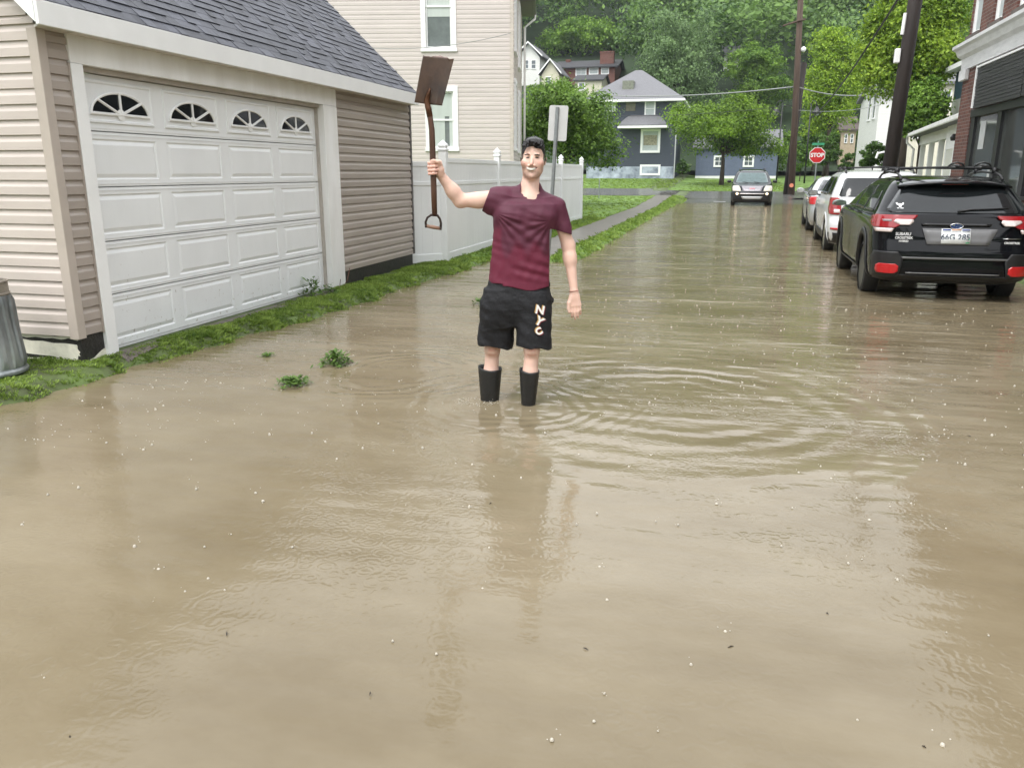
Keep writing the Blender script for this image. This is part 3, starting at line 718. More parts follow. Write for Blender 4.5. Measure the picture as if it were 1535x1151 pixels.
# ------------------------------------------------------------------ the man: local frame x to his left (picture right), y away from the camera, z up from the road
F0 = 5.18; GZ = -.15
fwd = Vector((-SY, CY, 0)); rgt = Vector((CY, SY, 0)); M0 = fwd*F0+rgt*.02+Vector((0,0,GZ))
def J(px, py, dd=0.):
    r = Vector(ray(px, py)); t = (F0+dd)/r.dot(fwd); return np.array([t*r.dot(rgt)-.02, dd, EYE+r.z*t-GZ])
def JR(px0, px1, py, dd=0):
    a, b = J(px0, py, dd), J(px1, py, dd); return (a[2], (a[0]+b[0])/2, dd, (b[0]-a[0])/2)
MAN = thing('person', 'man in wet maroon t-shirt, black shorts and rubber boots wading and raising a shovel', 'person', M0, YAW)
B = SDF((-.70,-.27,-.02), (.45,.24,1.95), .0036)
# head
hd = -.02
hc = J(799.5, 232, hd)
B.ell(hc+[0,.015,.0], (.070,.096,.094), .01)
B.ell(J(798.5, 248, hd-.03), (.060,.062,.062), .03)
B.ell(J(797.3, 262.5, hd-.045), (.036,.042,.027), .03)
for s, px in ((-1, 786), (1, 810)): B.ell(J(px, 245, hd-.055), (.022,.025,.024), .02)          # cheeks
for px in (790.5, 805): B.ell(J(px, 236.5, hd-.098), (.014,.010,.008), .008, op='sub')
B.cone(J(797.3, 238, hd-.086), J(796.5, 246, hd-.104), .0065, .0105, .014)                         # nose
for px in (792.8, 800.3): B.ell(J(px, 248.5, hd-.094), (.009,.011,.007), .006)
for px in (790, 806): B.ell(J(px, 231.5, hd-.084), (.016,.006,.006), .014)                         # brow ridge
for px in (788, 808.5): B.ell(J(px, 255, hd-.005), (.019,.042,.028), .03)
B.ell(J(797, 264.5, hd-.082), (.016,.012,.012), .012)
for t in np.linspace(-1, 1, 9): B.ell(J(796.5+7.2*t, 254.3-2.4*t*t, hd-.108+.024*t*t), (.0065,.016,.0030+.0046*(1-t*t)), .002, op='sub')   # open smile
for px, sg in ((781.6, -1), (817.6, 1)):
    B.ell(J(px, 242, hd+.02), (.0065,.016,.026), .006, ('Y', sg*R(12))); B.ell(J(px+sg*1.2, 242, hd+.012), (.006,.010,.018), .004, ('Y', sg*R(12)), op='sub')
# neck and torso
B.cone(J(797, 262, .01), J(792, 290, .02), .053, .059, .025)
B.cone(J(794, 292, .03), J(762, 302, .02), .030, .035, .03); B.cone(J(794, 292, .03), J(828, 307, .02), .030, .035, .03)
B.cone(J(790, 330, 0), J(787, 400, 0), .10, .095, .05, .8); B.cone(J(772, 332, 0), J(808, 332, 0), .09, .09, .05, .8)
B.cone(J(765, 430, .02), J(790, 430, .0), .09, .09, .05, .85)
B.ell(J(794, 300, -.025), (.085,.050,.055), .02); B.cone(J(794.5, 282, .0), J(794.5, 304, -.020), .056, .064, .02)
# raised right arm
A0, A1, A2 = J(747, 297, .0), J(690, 301, -.02), J(657, 258, -.07)
B.cone(A0, A1, .052, .041, .025); B.ell((A0+A1)/2+[0,0,-.012], (.07,.042,.042), .03); B.cone(A1, A1+(A2-A1)*.35, .041, .040, .025); B.cone(A1+(A2-A1)*.3, A2, .040, .0255, .03)
# hanging left arm
C0, C1, C2 = J(834, 314, .0), J(852, 368, .03), J(860.5, 438, -.02)
B.cone(C0, C1, .042, .041, .02); B.cone(C1, C1+(C2-C1)*.3, .040, .039, .025); B.cone(C1+(C2-C1)*.25, C2, .039, .025, .03)
# legs: thigh, knee, calf
for (hx, hy), (kx, ky), (cx, cy_), dd in (((757,440),(738,523),(736,556),.06), ((800,440),(797,524),(795,556),-.06)):
    hp, kp, cp = J(hx, hy, dd*.3), J(kx, ky, dd), J(cx, cy_, dd); B.cone(hp, kp, .072, .053, .03); B.ell(kp+[0,-.016,.005], (.044,.050,.050), .02)
    B.cone(kp-[0,-.01,.03], cp, .046, .049, .02); B.cone(cp, [cp[0], cp[1]+.01, .10], .050, .026, .01)
# shovel shaft axis, needed by the gripping hand
sdd = -.10
shaft = [J(641.5, 160, sdd), J(644.5, 175, sdd), J(647.3, 195, sdd), J(648.2, 220, sdd), J(649.0, 250, sdd), J(650.3, 285, sdd), J(651.5, 322, sdd)]
ax = J(649.2, 252, sdd)
# hand: palm to the right of the shaft, fingers round the back and left to the front, thumb across the front
palm = ax+[.040,.012,0]
B.cone(A2, palm+[.0,0,-.01], .026, .028, .02); B.cone(palm+[-.004,.006,.030], palm+[-.002,.006,-.036], .019, .018, .014, 1.25)
B.cone(palm+[-.010,.020,.028], palm+[-.012,.022,-.034], .014, .013, .012)
for i, (dz, fr, e1) in enumerate(((.034,.0100,322),(.0125,.0105,330),(-.009,.0102,326),(-.029,.0088,315))):
    pts = []; rr = .019+fr
    for t in np.linspace(20, e1, 9):
        a = R(t); bend = 1+.10*math.sin(a*1.5); pts.append(ax+np.array([math.cos(a)*rr*bend, math.sin(a)*rr*bend, dz-.006*math.sin(R(t)/2)]))
    for p, q, j in zip(pts[:-1], pts[1:], range(9)): B.cone(p, q, fr*(1.05-.02*j), fr*(1.03-.02*j), .0035)
tb = palm+[.004,-.012,.022]; B.cone(tb, ax+[.034,-.030,.036], .0135, .012, .01); B.cone(ax+[.034,-.030,.036], ax+[.008,-.034,.043], .012, .0095, .004); B.cone(ax+[.008,-.034,.043], ax+[-.008,-.030,.040], .0095, .008, .003)
# relaxed left hand
wp = C2; hdv = J(862.5, 456, -.03)-wp; hl_ = np.linalg.norm(hdv); hdv = hdv/hl_
pc = wp+hdv*.05; sd_ = np.cross(hdv, [0,1,0]); sd_ /= np.linalg.norm(sd_); sd_ = -sd_ if sd_[0] < 0 else sd_
B.cone(wp, wp+hdv*.03, .026, .027, .015, .8)
for off, ln in ((-.028,0), (-.010,0), (.009,0), (.026,0)): B.cone(wp+hdv*.028+sd_*off*.55, wp+hdv*.085+sd_*off, .017, .0135, .016, .85)
for off, l1, fr, cur in ((-.029,.040,.0092,.5), (-.010,.045,.0096,.35), (.0095,.042,.0092,.45), (.027,.034,.0082,.7)):
    k0 = wp+hdv*.086+sd_*off; d1 = hdv+np.array([0,.15,0])*cur; d1 /= np.linalg.norm(d1); k1 = k0+d1*l1; d2 = hdv+np.array([0,.9,0])*cur; d2 /= np.linalg.norm(d2); k2 = k1+d2*l1*.6; d3 = hdv+np.array([0,1.6,0])*cur; d3 /= np.linalg.norm(d3)
    B.cone(k0, k1, fr*1.08, fr, .004); B.cone(k1, k2, fr, fr*.92, .003); B.cone(k2, k2+d3*l1*.42, fr*.92, fr*.8, .003)
t0 = wp+hdv*.03-sd_*.02; t1 = t0+hdv*.035-sd_*.022+np.array([0,-.008,0]); t2 = t1+hdv*.034-sd_*.006; B.cone(t0, t1, .016, .0125, .012); B.cone(t1, t2, .0125, .0105, .004); B.cone(t2, t2+hdv*.024+sd_*.003, .0105, .0085, .003)
V, F = B.mesh(); V = relax(V, F, 1)
skin = np.array([.70,.465,.375]); C_ = np.tile(skin, (len(V), 1))
def blob(c, r, col, k=1.):
    global C_
    d = np.sqrt((((V-np.array(c))/np.array(r))**2).sum(1)); w = (k*smooth01((1.25-d)/.5))[:,None]; C_ = C_*(1-w)+np.array(col)*w
hsel = V[:,2] > hc[2]-.13
# short wet hair on the sides, stubble, lips, eyes, flushed cheeks and knees
for px in (785, 810): blob(J(px, 245, hd-.07), (.022,.04,.018), (.66,.33,.26), .55)
blob(J(796.8, 246, hd-.11), (.012,.02,.015), (.66,.34,.27), .6)
jw = J(797.5, 262, hd-.04); dj = np.sqrt(((V[:,0]-jw[0])/.058)**2+((V[:,2]-jw[2]+.004)/.032)**2)
wj = smooth01((1.2-dj)/.5)*(V[:,1] < hd+.02)*smooth01((V[:,2]-jw[2]+.032)/.012)*.42
for px in (782, 815):
    q = J(px, 251, hd-.01); wj = np.maximum(wj, .38*smooth01((1.2-np.sqrt(((V[:,0]-q[0])/.022)**2+((V[:,2]-q[2])/.045)**2))/.5)*(V[:,1] < hd+.04))
C_ = C_*(1-wj[:,None])+np.array([.22,.13,.095])*wj[:,None]
blob(J(796.4, 253.4, hd-.095), (.030,.03,.0105), (.52,.25,.21), .7)
for t in np.linspace(-1, 1, 7): blob(J(796.5+6.9*t, 254.3-2.4*t*t, hd-.088), (.0075,.016,.0045), (.28,.10,.085), .9)
for px in (789.5, 803.8): blob(J(px, 250.5, hd-.09), (.008,.03,.010), (.45,.20,.16), .35)
for px in (790.4, 805.2):
    blob(J(px, 236.6, hd-.09), (.015,.03,.0065), (.30,.15,.11), .75); blob(J(px, 236.4, hd-.09), (.0125,.03,.0044), (.012,.008,.007), 1.)
for px in (738, 797):
    kp = J(px, 525, .06 if px < 760 else -.06)-[0,.05,0]; blob(kp+[0,0,.02], (.03,.04,.018), (.62,.27,.20), .5); blob(kp-[0,0,.02], (.032,.04,.010), (.50,.23,.17), .5)
blob(ax+[-.01,-.03,0], (.05,.05,.05), (.66,.34,.28), .5)
hairc = hc+[0,.02,.01]; dh = (V-hairc)/[.080,.104,.104]; side = hsel & (V[:,2] > J(799,243,0)[2]) & (V[:,1] > hd-.035) & (np.abs(V[:,0]-hc[0]) < .082)
ws = smooth01((V[:,2]-J(799,244,0)[2])/.012)*smooth01((V[:,1]-(hd-.045))/.02)*side; ws = ws[:,None]*.85; C_ = C_*(1-ws)+np.array([.03,.022,.018])*ws
sk = tintmat('skin', .52, sss=.12, bump=.15, bscale=140, var=.05)
body = npmesh('body', V, F, sk, MAN, smooth=True); setcol(body, C_)
# hair
Hh = SDF(hc-[.11,.14,.12], hc+[.11,.16,.15], .0028)
Hh.ell(hc+[0,.022,.004], (.0735,.099,.095), .01)
Hh.ell(hc+[-.005,-.03,.074], (.05,.05,.022), .02); Hh.ell(hc+[.015,.01,.077], (.05,.06,.022), .02)
g = np.random.default_rng(5)
for i in range(46):
    a = g.uniform(-1.25, 1.25); x = math.sin(a)*.062; z = .075+.028*math.cos(a*1.2); y = -.055-.025*math.cos(a)
    p = hc+[x, y, z-.018]; Hh.cone(p, p+[g.uniform(-.016,.012), -.016-.010*g.random(), g.uniform(-.034,-.008)], .0055, .0018, .006)
for i in range(90):
    a, e = g.uniform(0, 6.28), g.uniform(.35, 1.5); n_ = np.array([math.cos(a)*math.cos(e), math.sin(a)*math.cos(e), math.sin(e)]); p = hc+[0,.022,.004]+n_*[.072,.097,.094]
    Hh.cone(p, p+n_*g.uniform(.004,.014)+[g.uniform(-.02,.02), g.uniform(-.02,.02), 0], .008, .0025, .006)
fz = J(799, 222.5, 0)[2]
def hcut(f, X, Y, Z):
    line = fz+.004*np.sin(X*130)-.9*np.maximum(Y-(hc[1]-.065), 0)*1.25-.6*np.maximum(np.abs(X-hc[0])-.05, 0)
    line = np.maximum(line, hc[2]+.002-.7*np.maximum(Y-hc[1]-.01, 0))
    cutd = line-Z
    keep = Y > hc[1]-.078
    m = np.maximum(f, np.where(keep, cutd, -1)); return m.astype(np.float32)
Hh.fn(hcut); V, F = Hh.mesh()
hairm = mat('wet_black_hair', (.008,.007,.007), .36, var=.4, scale=60, bump=.6, bscale=260, stretch=(1,.4,.5), spec=.4)
npmesh('hair', V, F, hairm, MAN, smooth=True)
for x0_, x1_, yy in ((786, 794.2, 232.0), (801.2, 810, 232.8)):
    b = MB()
    sgn = 1 if x0_ < 797 else -1; xs_ = np.linspace(x0_, x1_, 7)
    b.tube([J(x, yy-1.1*math.sin(math.pi*(i/6 if sgn > 0 else 1-i/6)*.8)+.5, hd-.0935+.0005*(x-798)**2*.12) for i, x in enumerate(xs_)], [.0015,.003,.0034,.0036,.0034,.003,.0012], 6); b.build('eyebrow', hairm, MAN, smooth=True)
b = MB(); b.loft([[J(796.5+7.0*t, yv-2.2*t*t, hd-.0975+.024*t*t) for t in np.linspace(-1, 1, 9)] for yv in (252.3, 253.4, 254.5, 255.5)], closed=False)
b.build('teeth', mat('teeth', (.80,.77,.70), .25, var=.04), MAN, smooth=True, thick=.003)

# shirt
S = SDF((-.42,-.26,.80), (.36,.26,1.72), .0036)
sec = [(*JR(731, 829, 440, 0.), .118), (*JR(732, 828, 425, 0), .116), (*JR(734.5, 828, 400, 0.), .112), (*JR(738, 829, 370, 0), .112), (*JR(739.5, 831, 345, 0), .118), (*JR(740, 837, 322, 0), .122), (*JR(744, 838, 306, 0), .108), (*JR(756, 828, 297, .01), .08)]
S.stack(sec, .03, 2.35)
S.cone(J(792, 292, .015), J(748, 297, .01), .060, .066, .04, 1.1); S.cone(J(797, 290, .015), J(832, 308, .01), .052, .048, .04, 1.05)
S.ell(J(765, 322, -.045), (.085,.07,.06), .05); S.ell(J(812, 324, -.045), (.085,.07,.06), .05)
S.cone(J(794, 300, .012), J(795, 282, .014), .085, .068, .03, 1.0); S.cone(J(752, 298, .0), J(716, 299, -.005), .068, .070, .03); S.cone(J(752, 306, 0), J(736, 309, 0), .06, .055, .03)
S.cone(J(835, 311, .01), J(846, 352, .02), .058, .060, .02)
u1 = np.array(A1-A0); u1 /= np.linalg.norm(u1)
cutA = J(729, 299, 0); nA = np.array([-.93,0,.36]); nA /= np.linalg.norm(nA)
cutC = J(845, 348, 0); nC = np.array([-.28,0,-.96])
def shirtf(f, X, Y, Z):
    # wrinkles: diagonal drape from the raised shoulder, horizontal bunching over the hips, small wet-cloth creases
    x0_, z0_ = J(742, 318, 0)[[0,2]]; dx, dz = X-x0_, z0_-Z
    th = np.arctan2(dz, dx+1e-6); rr_ = np.sqrt(dx*dx+dz*dz)
    w1 = np.exp(-((rr_-.20)/.16)**2)*(dx > -.03)*np.clip((1.35-th)/.5, 0, 1)*np.clip((th+.1)/.4, 0, 1); fold = .0042*np.sin(th*21+Y*9)*w1
    x1_, z1_ = J(826, 330, 0)[[0,2]]; dx2, dz2 = x1_-X, z1_-Z; th2 = np.arctan2(dz2, dx2+1e-6); r2 = np.sqrt(dx2**2+dz2**2)
    fold = fold+.0034*np.sin(th2*17+1)*np.exp(-((r2-.15)/.10)**2)*(dx2 > -.02)*np.clip((1.2-np.abs(th2-.7))/.4, 0, 1)
    zh = sec[1][0]; fold = fold+.0040*np.sin((Z+.35*(X+.1)**2*4-.25*X)*95+np.sin(X*17)*1.2)*np.exp(-((Z-zh-.09)/.075)**2)*smooth01((X+.05)/.1)
    fold = fold+.0016*np.sin(X*63+Z*40+2*np.sin(Z*21))*np.sin(Z*52-X*31)
    f = f+fold.astype(np.float32)
    hem = sec[1][0]-.002-.030*np.exp(-((X-.10)/.10)**2)-.05*X*(X < 0)*0+.012*(X < -.08)
    f = np.maximum(f, hem-Z)
    ztop = J(795, 275.5, 0)[2]+.42*Y+.35*np.abs(X-.03)*0; f = np.where(np.abs(X-J(795,276,0)[0]) < .088, np.maximum(f, Z-ztop), f)
    dA = (X-cutA[0])*nA[0]+(Z-cutA[2])*nA[2]; f = np.where(X < cutA[0]+.10, np.maximum(f, dA), f)
    dC = (X-cutC[0])*nC[0]+(Z-cutC[2])*nC[2]; f = np.where(X > .22, np.maximum(f, dC), f)
    return f.astype(np.float32)
S.fn(shirtf)
S.fn(lambda f, X, Y, Z: np.maximum(f, -(np.maximum(np.sqrt(((X-J(794.8,280,0)[0])/.060)**2+((Y+.042)/.095)**2)-1, (J(795,291.8,0)[2]+.024*((X-J(794.8,280,0)[0])/.06)**2-.25*(Y+.10)-Z)/.08)*.07)).astype(np.float32))
V, F = S.mesh(); V = relax(V, F, 1)
wetz = J(780, 372, 0)[2]; lim = wetz+.02*np.sin(V[:,0]*23)+.05*np.abs(V[:,0]-.05)**1*1.1+.03*np.sin(V[:,0]*51+1)
w = smooth01((V[:,2]-lim+.045)/.09)
# dry patch climbs up the side under the raised arm
w = w*(1-smooth01((J(752,0,0)[0]-V[:,0])/.03+.3)*smooth01((J(0,335,0)[2]-V[:,2])/.05))
Cw, Cd = np.array([.088,.018,.037]), np.array([.125,.014,.035]); C_ = Cd+(Cw-Cd)*w[:,None]
sh = npmesh('t_shirt', V, F, tintmat('maroon_cloth', .62, bump=.35, bscale=26, spec=.35, var=.10, stretch=(1,1,.7), bdist=.006), MAN, smooth=True); setcol(sh, C_)
# collar rib
b = MB(); 
# shorts
Q = SDF((-.34,-.24,.30), (.32,.26,1.0), .0042)
Q.stack([(*JR(738, 812, 486, .0), .09), (*JR(722, 826, 460, .0), .124), (*JR(725, 826, 445, 0), .124), (*JR(731, 824, 425, 0), .106), (*JR(735, 822, 415, 0), .10)], .02, 2.4)
Q.stack([(*JR(714.5, 769, 522, .05), .108), (*JR(717, 771, 495, .04), .112), (*JR(719, 773, 475, .02), .120), (*JR(724, 776, 448, .01), .116), (*JR(730, 776, 436, .01), .10)], .05, 2.4)
Q.stack([(*JR(774.5, 827.5, 527, -.05), .100), (*JR(773.5, 827, 500, -.04), .106), (*JR(772, 827, 478, -.02), .118), (*JR(770, 826, 448, -.01), .116), (*JR(772, 822, 436, -.01), .10)], .02, 2.4)
Q.ell(J(827.5, 450, -.0), (.012,.02,.018), .01)
zl, zr_ = J(742, 515, .05)[2], J(800, 518, -.05)[2]
def shortf(f, X, Y, Z):
    f = f+.0032*np.sin(X*58+Z*9+2*np.sin(Z*11))*smooth01((.80-Z)/.25)+.0022*np.sin(Z*70+X*44)*np.sin(X*23)
    xl = X < J(771.5, 500, 0)[0]
    hem = np.where(xl, zl-.030*smooth01((X+.14)/.1)*1.0+.004*np.sin(X*60), zr_-.012*smooth01((X-.12)/.1)+.004*np.sin(X*50))
    return np.maximum(f, hem-Z).astype(np.float32)
Q.fn(shortf); V, F = Q.mesh(); V = relax(V, F, 1)
npmesh('shorts', V, F, mat('black_knit_cloth', (.012,.012,.014), .7, var=.25, scale=8, bump=.7, bscale=38, spec=.3), MAN, smooth=True)
# stacked letter print on the left leg of the shorts
def lettr(ch, px, py, size, tilt):
    c = J(px, py, -.155); g_ = [(-.006, .004, mat('print_gold', (.45,.27,.08), .6), .0), (.005, -.005, mat('print_maroon', (.16,.02,.03), .6), .0008), (0, 0, mat('print_white', (.75,.74,.72), .6), .0016)]
    for dx, dz, mm, dy in g_:
        Mx = Matrix.Translation(Vector(c)+Vector((dx, .0-dy, dz))) @ Matrix.Rotation(tilt, 4, 'Y') @ Matrix.Rotation(R(90), 4, 'X')
        text('print', ch, size, mm, MAN, Mx, .0010, bold=.0025)
lettr('N', 809.5, 465, .074, R(10)); lettr('Y', 808.5, 482, .078, R(30)); lettr('C', 808, 497, .060, R(-25))
# boots
bm_ = mat('black_rubber_boot', (.013,.013,.013), .42, var=.3, scale=20, bump=.3, bscale=60, spec=.5)
for (xl, xr, yt), (bl, br, yb_), dd in (((716.5, 752.5, 552), (720.5, 748, 600), .06), ((778.5, 809, 556), (781.5, 802.5, 607), -.06)):
    zt = J(735, yt, dd)[2]; a, c = JR(xl, xr, yt, dd), JR(bl, br, yb_, dd); b = MB(); rings = []
    for t in np.linspace(0, 1, 22):
        z = .12+(zt-.12)*t; k = (z-c[0])/(a[0]-c[0]); cx = c[1]+(a[1]-c[1])*k; rx = c[3]+(a[3]-c[3])*k; rx = max(rx, .045)
        rib = .0009*math.sin(t*75); tip = .016*t
        rings.append([(cx+(rx+rib)*math.cos(q), dd+.01+(rx*1.08+rib)*math.sin(q), z+tip*max(0, -math.cos(q))*(t**4)) for q in np.linspace(0, 2*math.pi, 36, endpoint=False)])
    for t in (0., .4, 1.): rings.append([(cx+(rx*(1-.25*t)-.0035)*math.cos(q), dd+.01+(rx*(1-.25*t)*1.08-.0035)*math.sin(q), z+tip*max(0, -math.cos(q))-t*.09) for q in np.linspace(0, 2*math.pi, 36, endpoint=False)])
    b.loft(rings, True, False)
    S_ = SDF((c[1]-.09, dd-.26, -.01), (c[1]+.09, dd+.14, .2), .005); S_.cone([c[1], dd+.01, .10], [c[1], dd+.02, .05], .036, .045, .02); S_.cone([c[1], dd+.0, .05], [c[1], dd-.17, .04], .05, .042, .03)
    S_.fn(lambda f, X, Y, Z: np.maximum(f, .002-Z).astype(np.float32)); fv, ff = S_.mesh(); b.add(fv.tolist(), ff.tolist())
    b.build('boot', bm_, MAN, smooth=True)
# thin cord on the left wrist
b = MB(); wc = C2+(C1-C2)*.02; dn = (C1-C2)/np.linalg.norm(C1-C2); e1 = np.cross(dn, [0,1,0]); e1 /= np.linalg.norm(e1); e2 = np.cross(dn, e1)
b.tube([wc+(e1*math.cos(t)+e2*math.sin(t))*.0305 for t in np.linspace(0, 2*math.pi, 25)], .0022, 5); b.build('wristband', mat('red_cord', (.25,.06,.04), .6), MAN, smooth=True)

# ------------------------------------------------------------------ the shovel he holds
shm_ = mat('rusty_blade_steel', (.105,.088,.098), .42, .45, var=.2, scale=6, bump=.25, bscale=60, col2=(.17,.115,.095), stretch=(1.2,1,.6))
wood = mat('dark_worn_wood', (.040,.018,.011), .42, var=.45, scale=14, bump=.3, bscale=60, stretch=(1,1,.1), col2=(.075,.032,.018))
s0v = Vector(shaft[-1]); SH = thing('shovel', 'rusty square blade shovel with dark wooden shaft and D grip held up in the air', 'shovel', M0, YAW)
b = MB(); b.tube(shaft, [.0150,.0165,.0175,.0185,.0185,.018,.0165], 14); b.build('shaft', wood, SH, smooth=True)
TL, TR, BR, BL = J(634.5, 83.5, sdd-.09), J(681, 87, sdd-.12), J(662.5, 159, sdd-.02), J(621.7, 154, sdd+.01)
def blade(u_, v_, off=0):
    p = (TL*(1-u_)+TR*u_)*v_+(BL*(1-u_)+BR*u_)*(1-v_); n_ = np.array([0,-1,0]); du = 2*u_-1
    dish = .022*(du*du)*(.4+.6*(1-v_))-.012*math.exp(-((u_-.42)/.10)**2)*max(0, 1-v_*1.6)+.008*math.exp(-((u_-.78)/.05)**2)*max(0, 1-v_*2.)
    curl = .012*(1-v_)**3
    worn = (.005*math.sin(u_*9)+.002*math.sin(u_*31)+.006*(u_ > .8))*(v_ > .98)
    return tuple(p+n_*(dish-curl-off)+np.array([0,0,-worn]))
b = MB(); b.grid(lambda a, c: blade(a, c), np.linspace(0, 1, 30), np.linspace(0, 1, 24)); b.build('blade', shm_, SH, smooth=True, thick=.003)
b = MB(); tp = [Vector(blade(.44, .34))+Vector((0,-.003,0)), Vector(blade(.42, .2))+Vector((0,-.006,0)), Vector(blade(.40, .08))+Vector((0,-.004,0)), Vector(shaft[0]), Vector(shaft[1])]
b.tube(tp, [.003,.012,.016,.0185,.0185], 12); b.build('socket', mat('rust_brown_socket', (.11,.045,.02), .55, .4, var=.4, scale=18, bump=.4), SH, smooth=True)
gl, gr = J(638.5, 339, sdd), J(660.5, 342.5, sdd); top = J(651.5, 322, sdd)
b = MB(); pts = [gl, J(638.0, 333, sdd), J(640.5, 326.5, sdd), J(646, 322.5, sdd), top, J(656, 323.5, sdd), J(659.5, 328.5, sdd), J(661, 335, sdd), gr]
b.tube(pts, [.008,.0075,.007,.008,.011,.008,.007,.0075,.008], 8); b.tube([gl+[-.006,0,0], gl+[.006,0,0]], .011, 8); b.tube([gr+[-.006,0,0], gr+[.006,0,0]], .011, 8); gp = b.build('grip_bracket', mat('dark_steel', (.035,.022,.018), .45, .5), SH, smooth=True)
b = MB(); b.tube([gl+[.005,0,0], (gl+gr)/2, gr-[.005,0,0]], [.0105,.012,.0105], 10); b.build('grip_bar', mat('worn_grip_wood', (.20,.11,.07), .5, var=.3, scale=20), SH, smooth=True)
# ------------------------------------------------------------------ cars as stacks of rounded horizontal slices; y = 0 at the rear bumper, x right, z up from the road
class Car:
    def __init__(s, name, label, loc, rz, L_, Rp, Fp, Wp, rc=(.28,.34), plan=.05, zb=.20, paint=None, group=None, flip=False):
        s.T = thing(name, label, 'car', loc, rz, group); s.L = L_; s.Rp = np.array(Rp, float); s.Fp = np.array(Fp, float); s.Wp = np.array(Wp, float); s.rc = rc; s.plan = plan; s.paint = paint; s.zb = zb
    def R(s, z): return float(np.interp(z, s.Rp[:,0], s.Rp[:,1]))
    def F(s, z): return float(np.interp(z, s.Fp[:,0], s.Fp[:,1]))
    def W(s, z): return float(np.interp(z, s.Wp[:,0], s.Wp[:,1]))
    def side(s, y, z):
        R_, F_, W_ = s.R(z), s.F(z), s.W(z); t = (y-(s.L/2))/(s.L/2); w = W_*(1-s.plan*abs(t)**3)
        a, c = s.rc; a = min(a, (F_-R_)*.3); c = min(c, (F_-R_)*.3)
        e = 0
        if y < R_+a: q = max(0, min(1, (R_+a-y)/a)); e = (1-math.sqrt(max(0, 1-q*q)))
        if y > F_-c: q = max(0, min(1, (y-F_+c)/c)); e = (1-math.sqrt(max(0, 1-q*q)))
        return w-e*min(a if y < s.L/2 else c, w*.8)*.9
    def rear(s, x, z):   # y of the rear surface
        R_, F_ = s.R(z), s.F(z); a = min(s.rc[0], (F_-R_)*.3); lo, hi = R_, R_+a
        bow = .05*(x/.85)**2
        w0 = s.side(R_, z)
        if abs(x) <= w0: return R_-0+bow*0
        for _ in range(22):
            m = (lo+hi)/2
            if s.side(m, z) < abs(x): lo = m
            else: hi = m
        return lo
    def front(s, x, z):
        R_, F_ = s.R(z), s.F(z); c = min(s.rc[1], (F_-R_)*.3); w0 = s.side(F_, z)
        if abs(x) <= w0: return F_
        lo, hi = F_-c, F_
        for _ in range(22):
            m = (lo+hi)/2
            if s.side(m, z) < abs(x): hi = m
            else: lo = m
        return hi
    def ring(s, z):
        R_, F_ = s.R(z), s.F(z); a = min(s.rc[0], (F_-R_)*.3); c = min(s.rc[1], (F_-R_)*.3); P = []
        ra = [R_+a*(1-math.cos(t)) for t in np.linspace(0, math.pi/2, 8)]; mid = list(np.linspace(R_+a, F_-c, 22))[1:-1]; fa = [F_-c+c*math.sin(t) for t in np.linspace(0, math.pi/2, 8)]
        ys_ = ra+mid+fa; right = [(s.side(y, z), y, z) for y in ys_]
        wr, wf = right[0][0], right[-1][0]
        fr = [(wf*t, F_+.03*(1-t*t)*(z < .8), z) for t in np.linspace(1, -1, 9)[1:-1]]; rr = [(wr*t, R_-.02*(1-t*t)*(z < .8), z) for t in np.linspace(-1, 1, 9)[1:-1]]
        return right+fr+[(-x, y, z_) for x, y, z_ in right[::-1]]+rr
    def body(s, zlist, wheels, wr=.36):
        b = MB(); rings = [s.ring(z) for z in zlist]; b.loft(rings)
        o = b.build('body', s.paint, s.T, fix=True)
        cut = MB()
        for y in wheels:
            for sg in (-1, 1): cut.lathe([(wr, 0), (wr, .5)], 40, (sg*.55 if sg > 0 else -1.05, y, .33), 'x')
        co_ = cut.build('cut', None, None, fix=True); md = o.modifiers.new('b', 'BOOLEAN'); md.object = co_; md.operation = 'DIFFERENCE'; md.solver = 'EXACT'
        co_.location = s.T.location; co_.rotation_euler = s.T.rotation_euler
        bpy.context.view_layer.update(); me = bpy.data.meshes.new_from_object(o.evaluated_get(bpy.context.evaluated_depsgraph_get()))
        o.modifiers.clear(); o.data = me; me.materials.clear(); me.materials.append(s.paint); bpy.data.objects.remove(co_)
        me.shade_smooth(); me.set_sharp_from_angle(angle=R(32)); s.b = o; return o
    def patch(s, name, m, rows, where, off=.004, nu=14, nv=6, sg=1, par=None, thick=.004):
        """rows: (z, a0, a1) corner rows; a is y for a side patch and x for a rear or front one"""
        rows = np.array(rows, float); zz = np.concatenate([np.linspace(rows[i,0], rows[i+1,0], nv+1)[:-1] for i in range(len(rows)-1)]+[[rows[-1,0]]])
        b = MB(); rg = []
        for z in zz:
            a0, a1 = np.interp(z, rows[:,0], rows[:,1]), np.interp(z, rows[:,0], rows[:,2]); r = []
            for t in np.linspace(0, 1, nu):
                a = a0+(a1-a0)*t
                if where == 'side': r.append((sg*(s.side(a, z)+off), a, z))
                elif where == 'rear': r.append((a, s.rear(a, z)-off-.02*max(0, 1-(a/.6)**2)*(z < .8), z))
                else: r.append((a, s.front(a, z)+off+.03*max(0, 1-(a/.6)**2)*(z < .8), z))
            rg.append(r)
        b.loft(rg, closed=False); o = b.build(name, m, par or s.T, smooth=True)
        md = o.modifiers.new('s', 'SOLIDIFY'); md.thickness = thick; md.offset = 0; return o
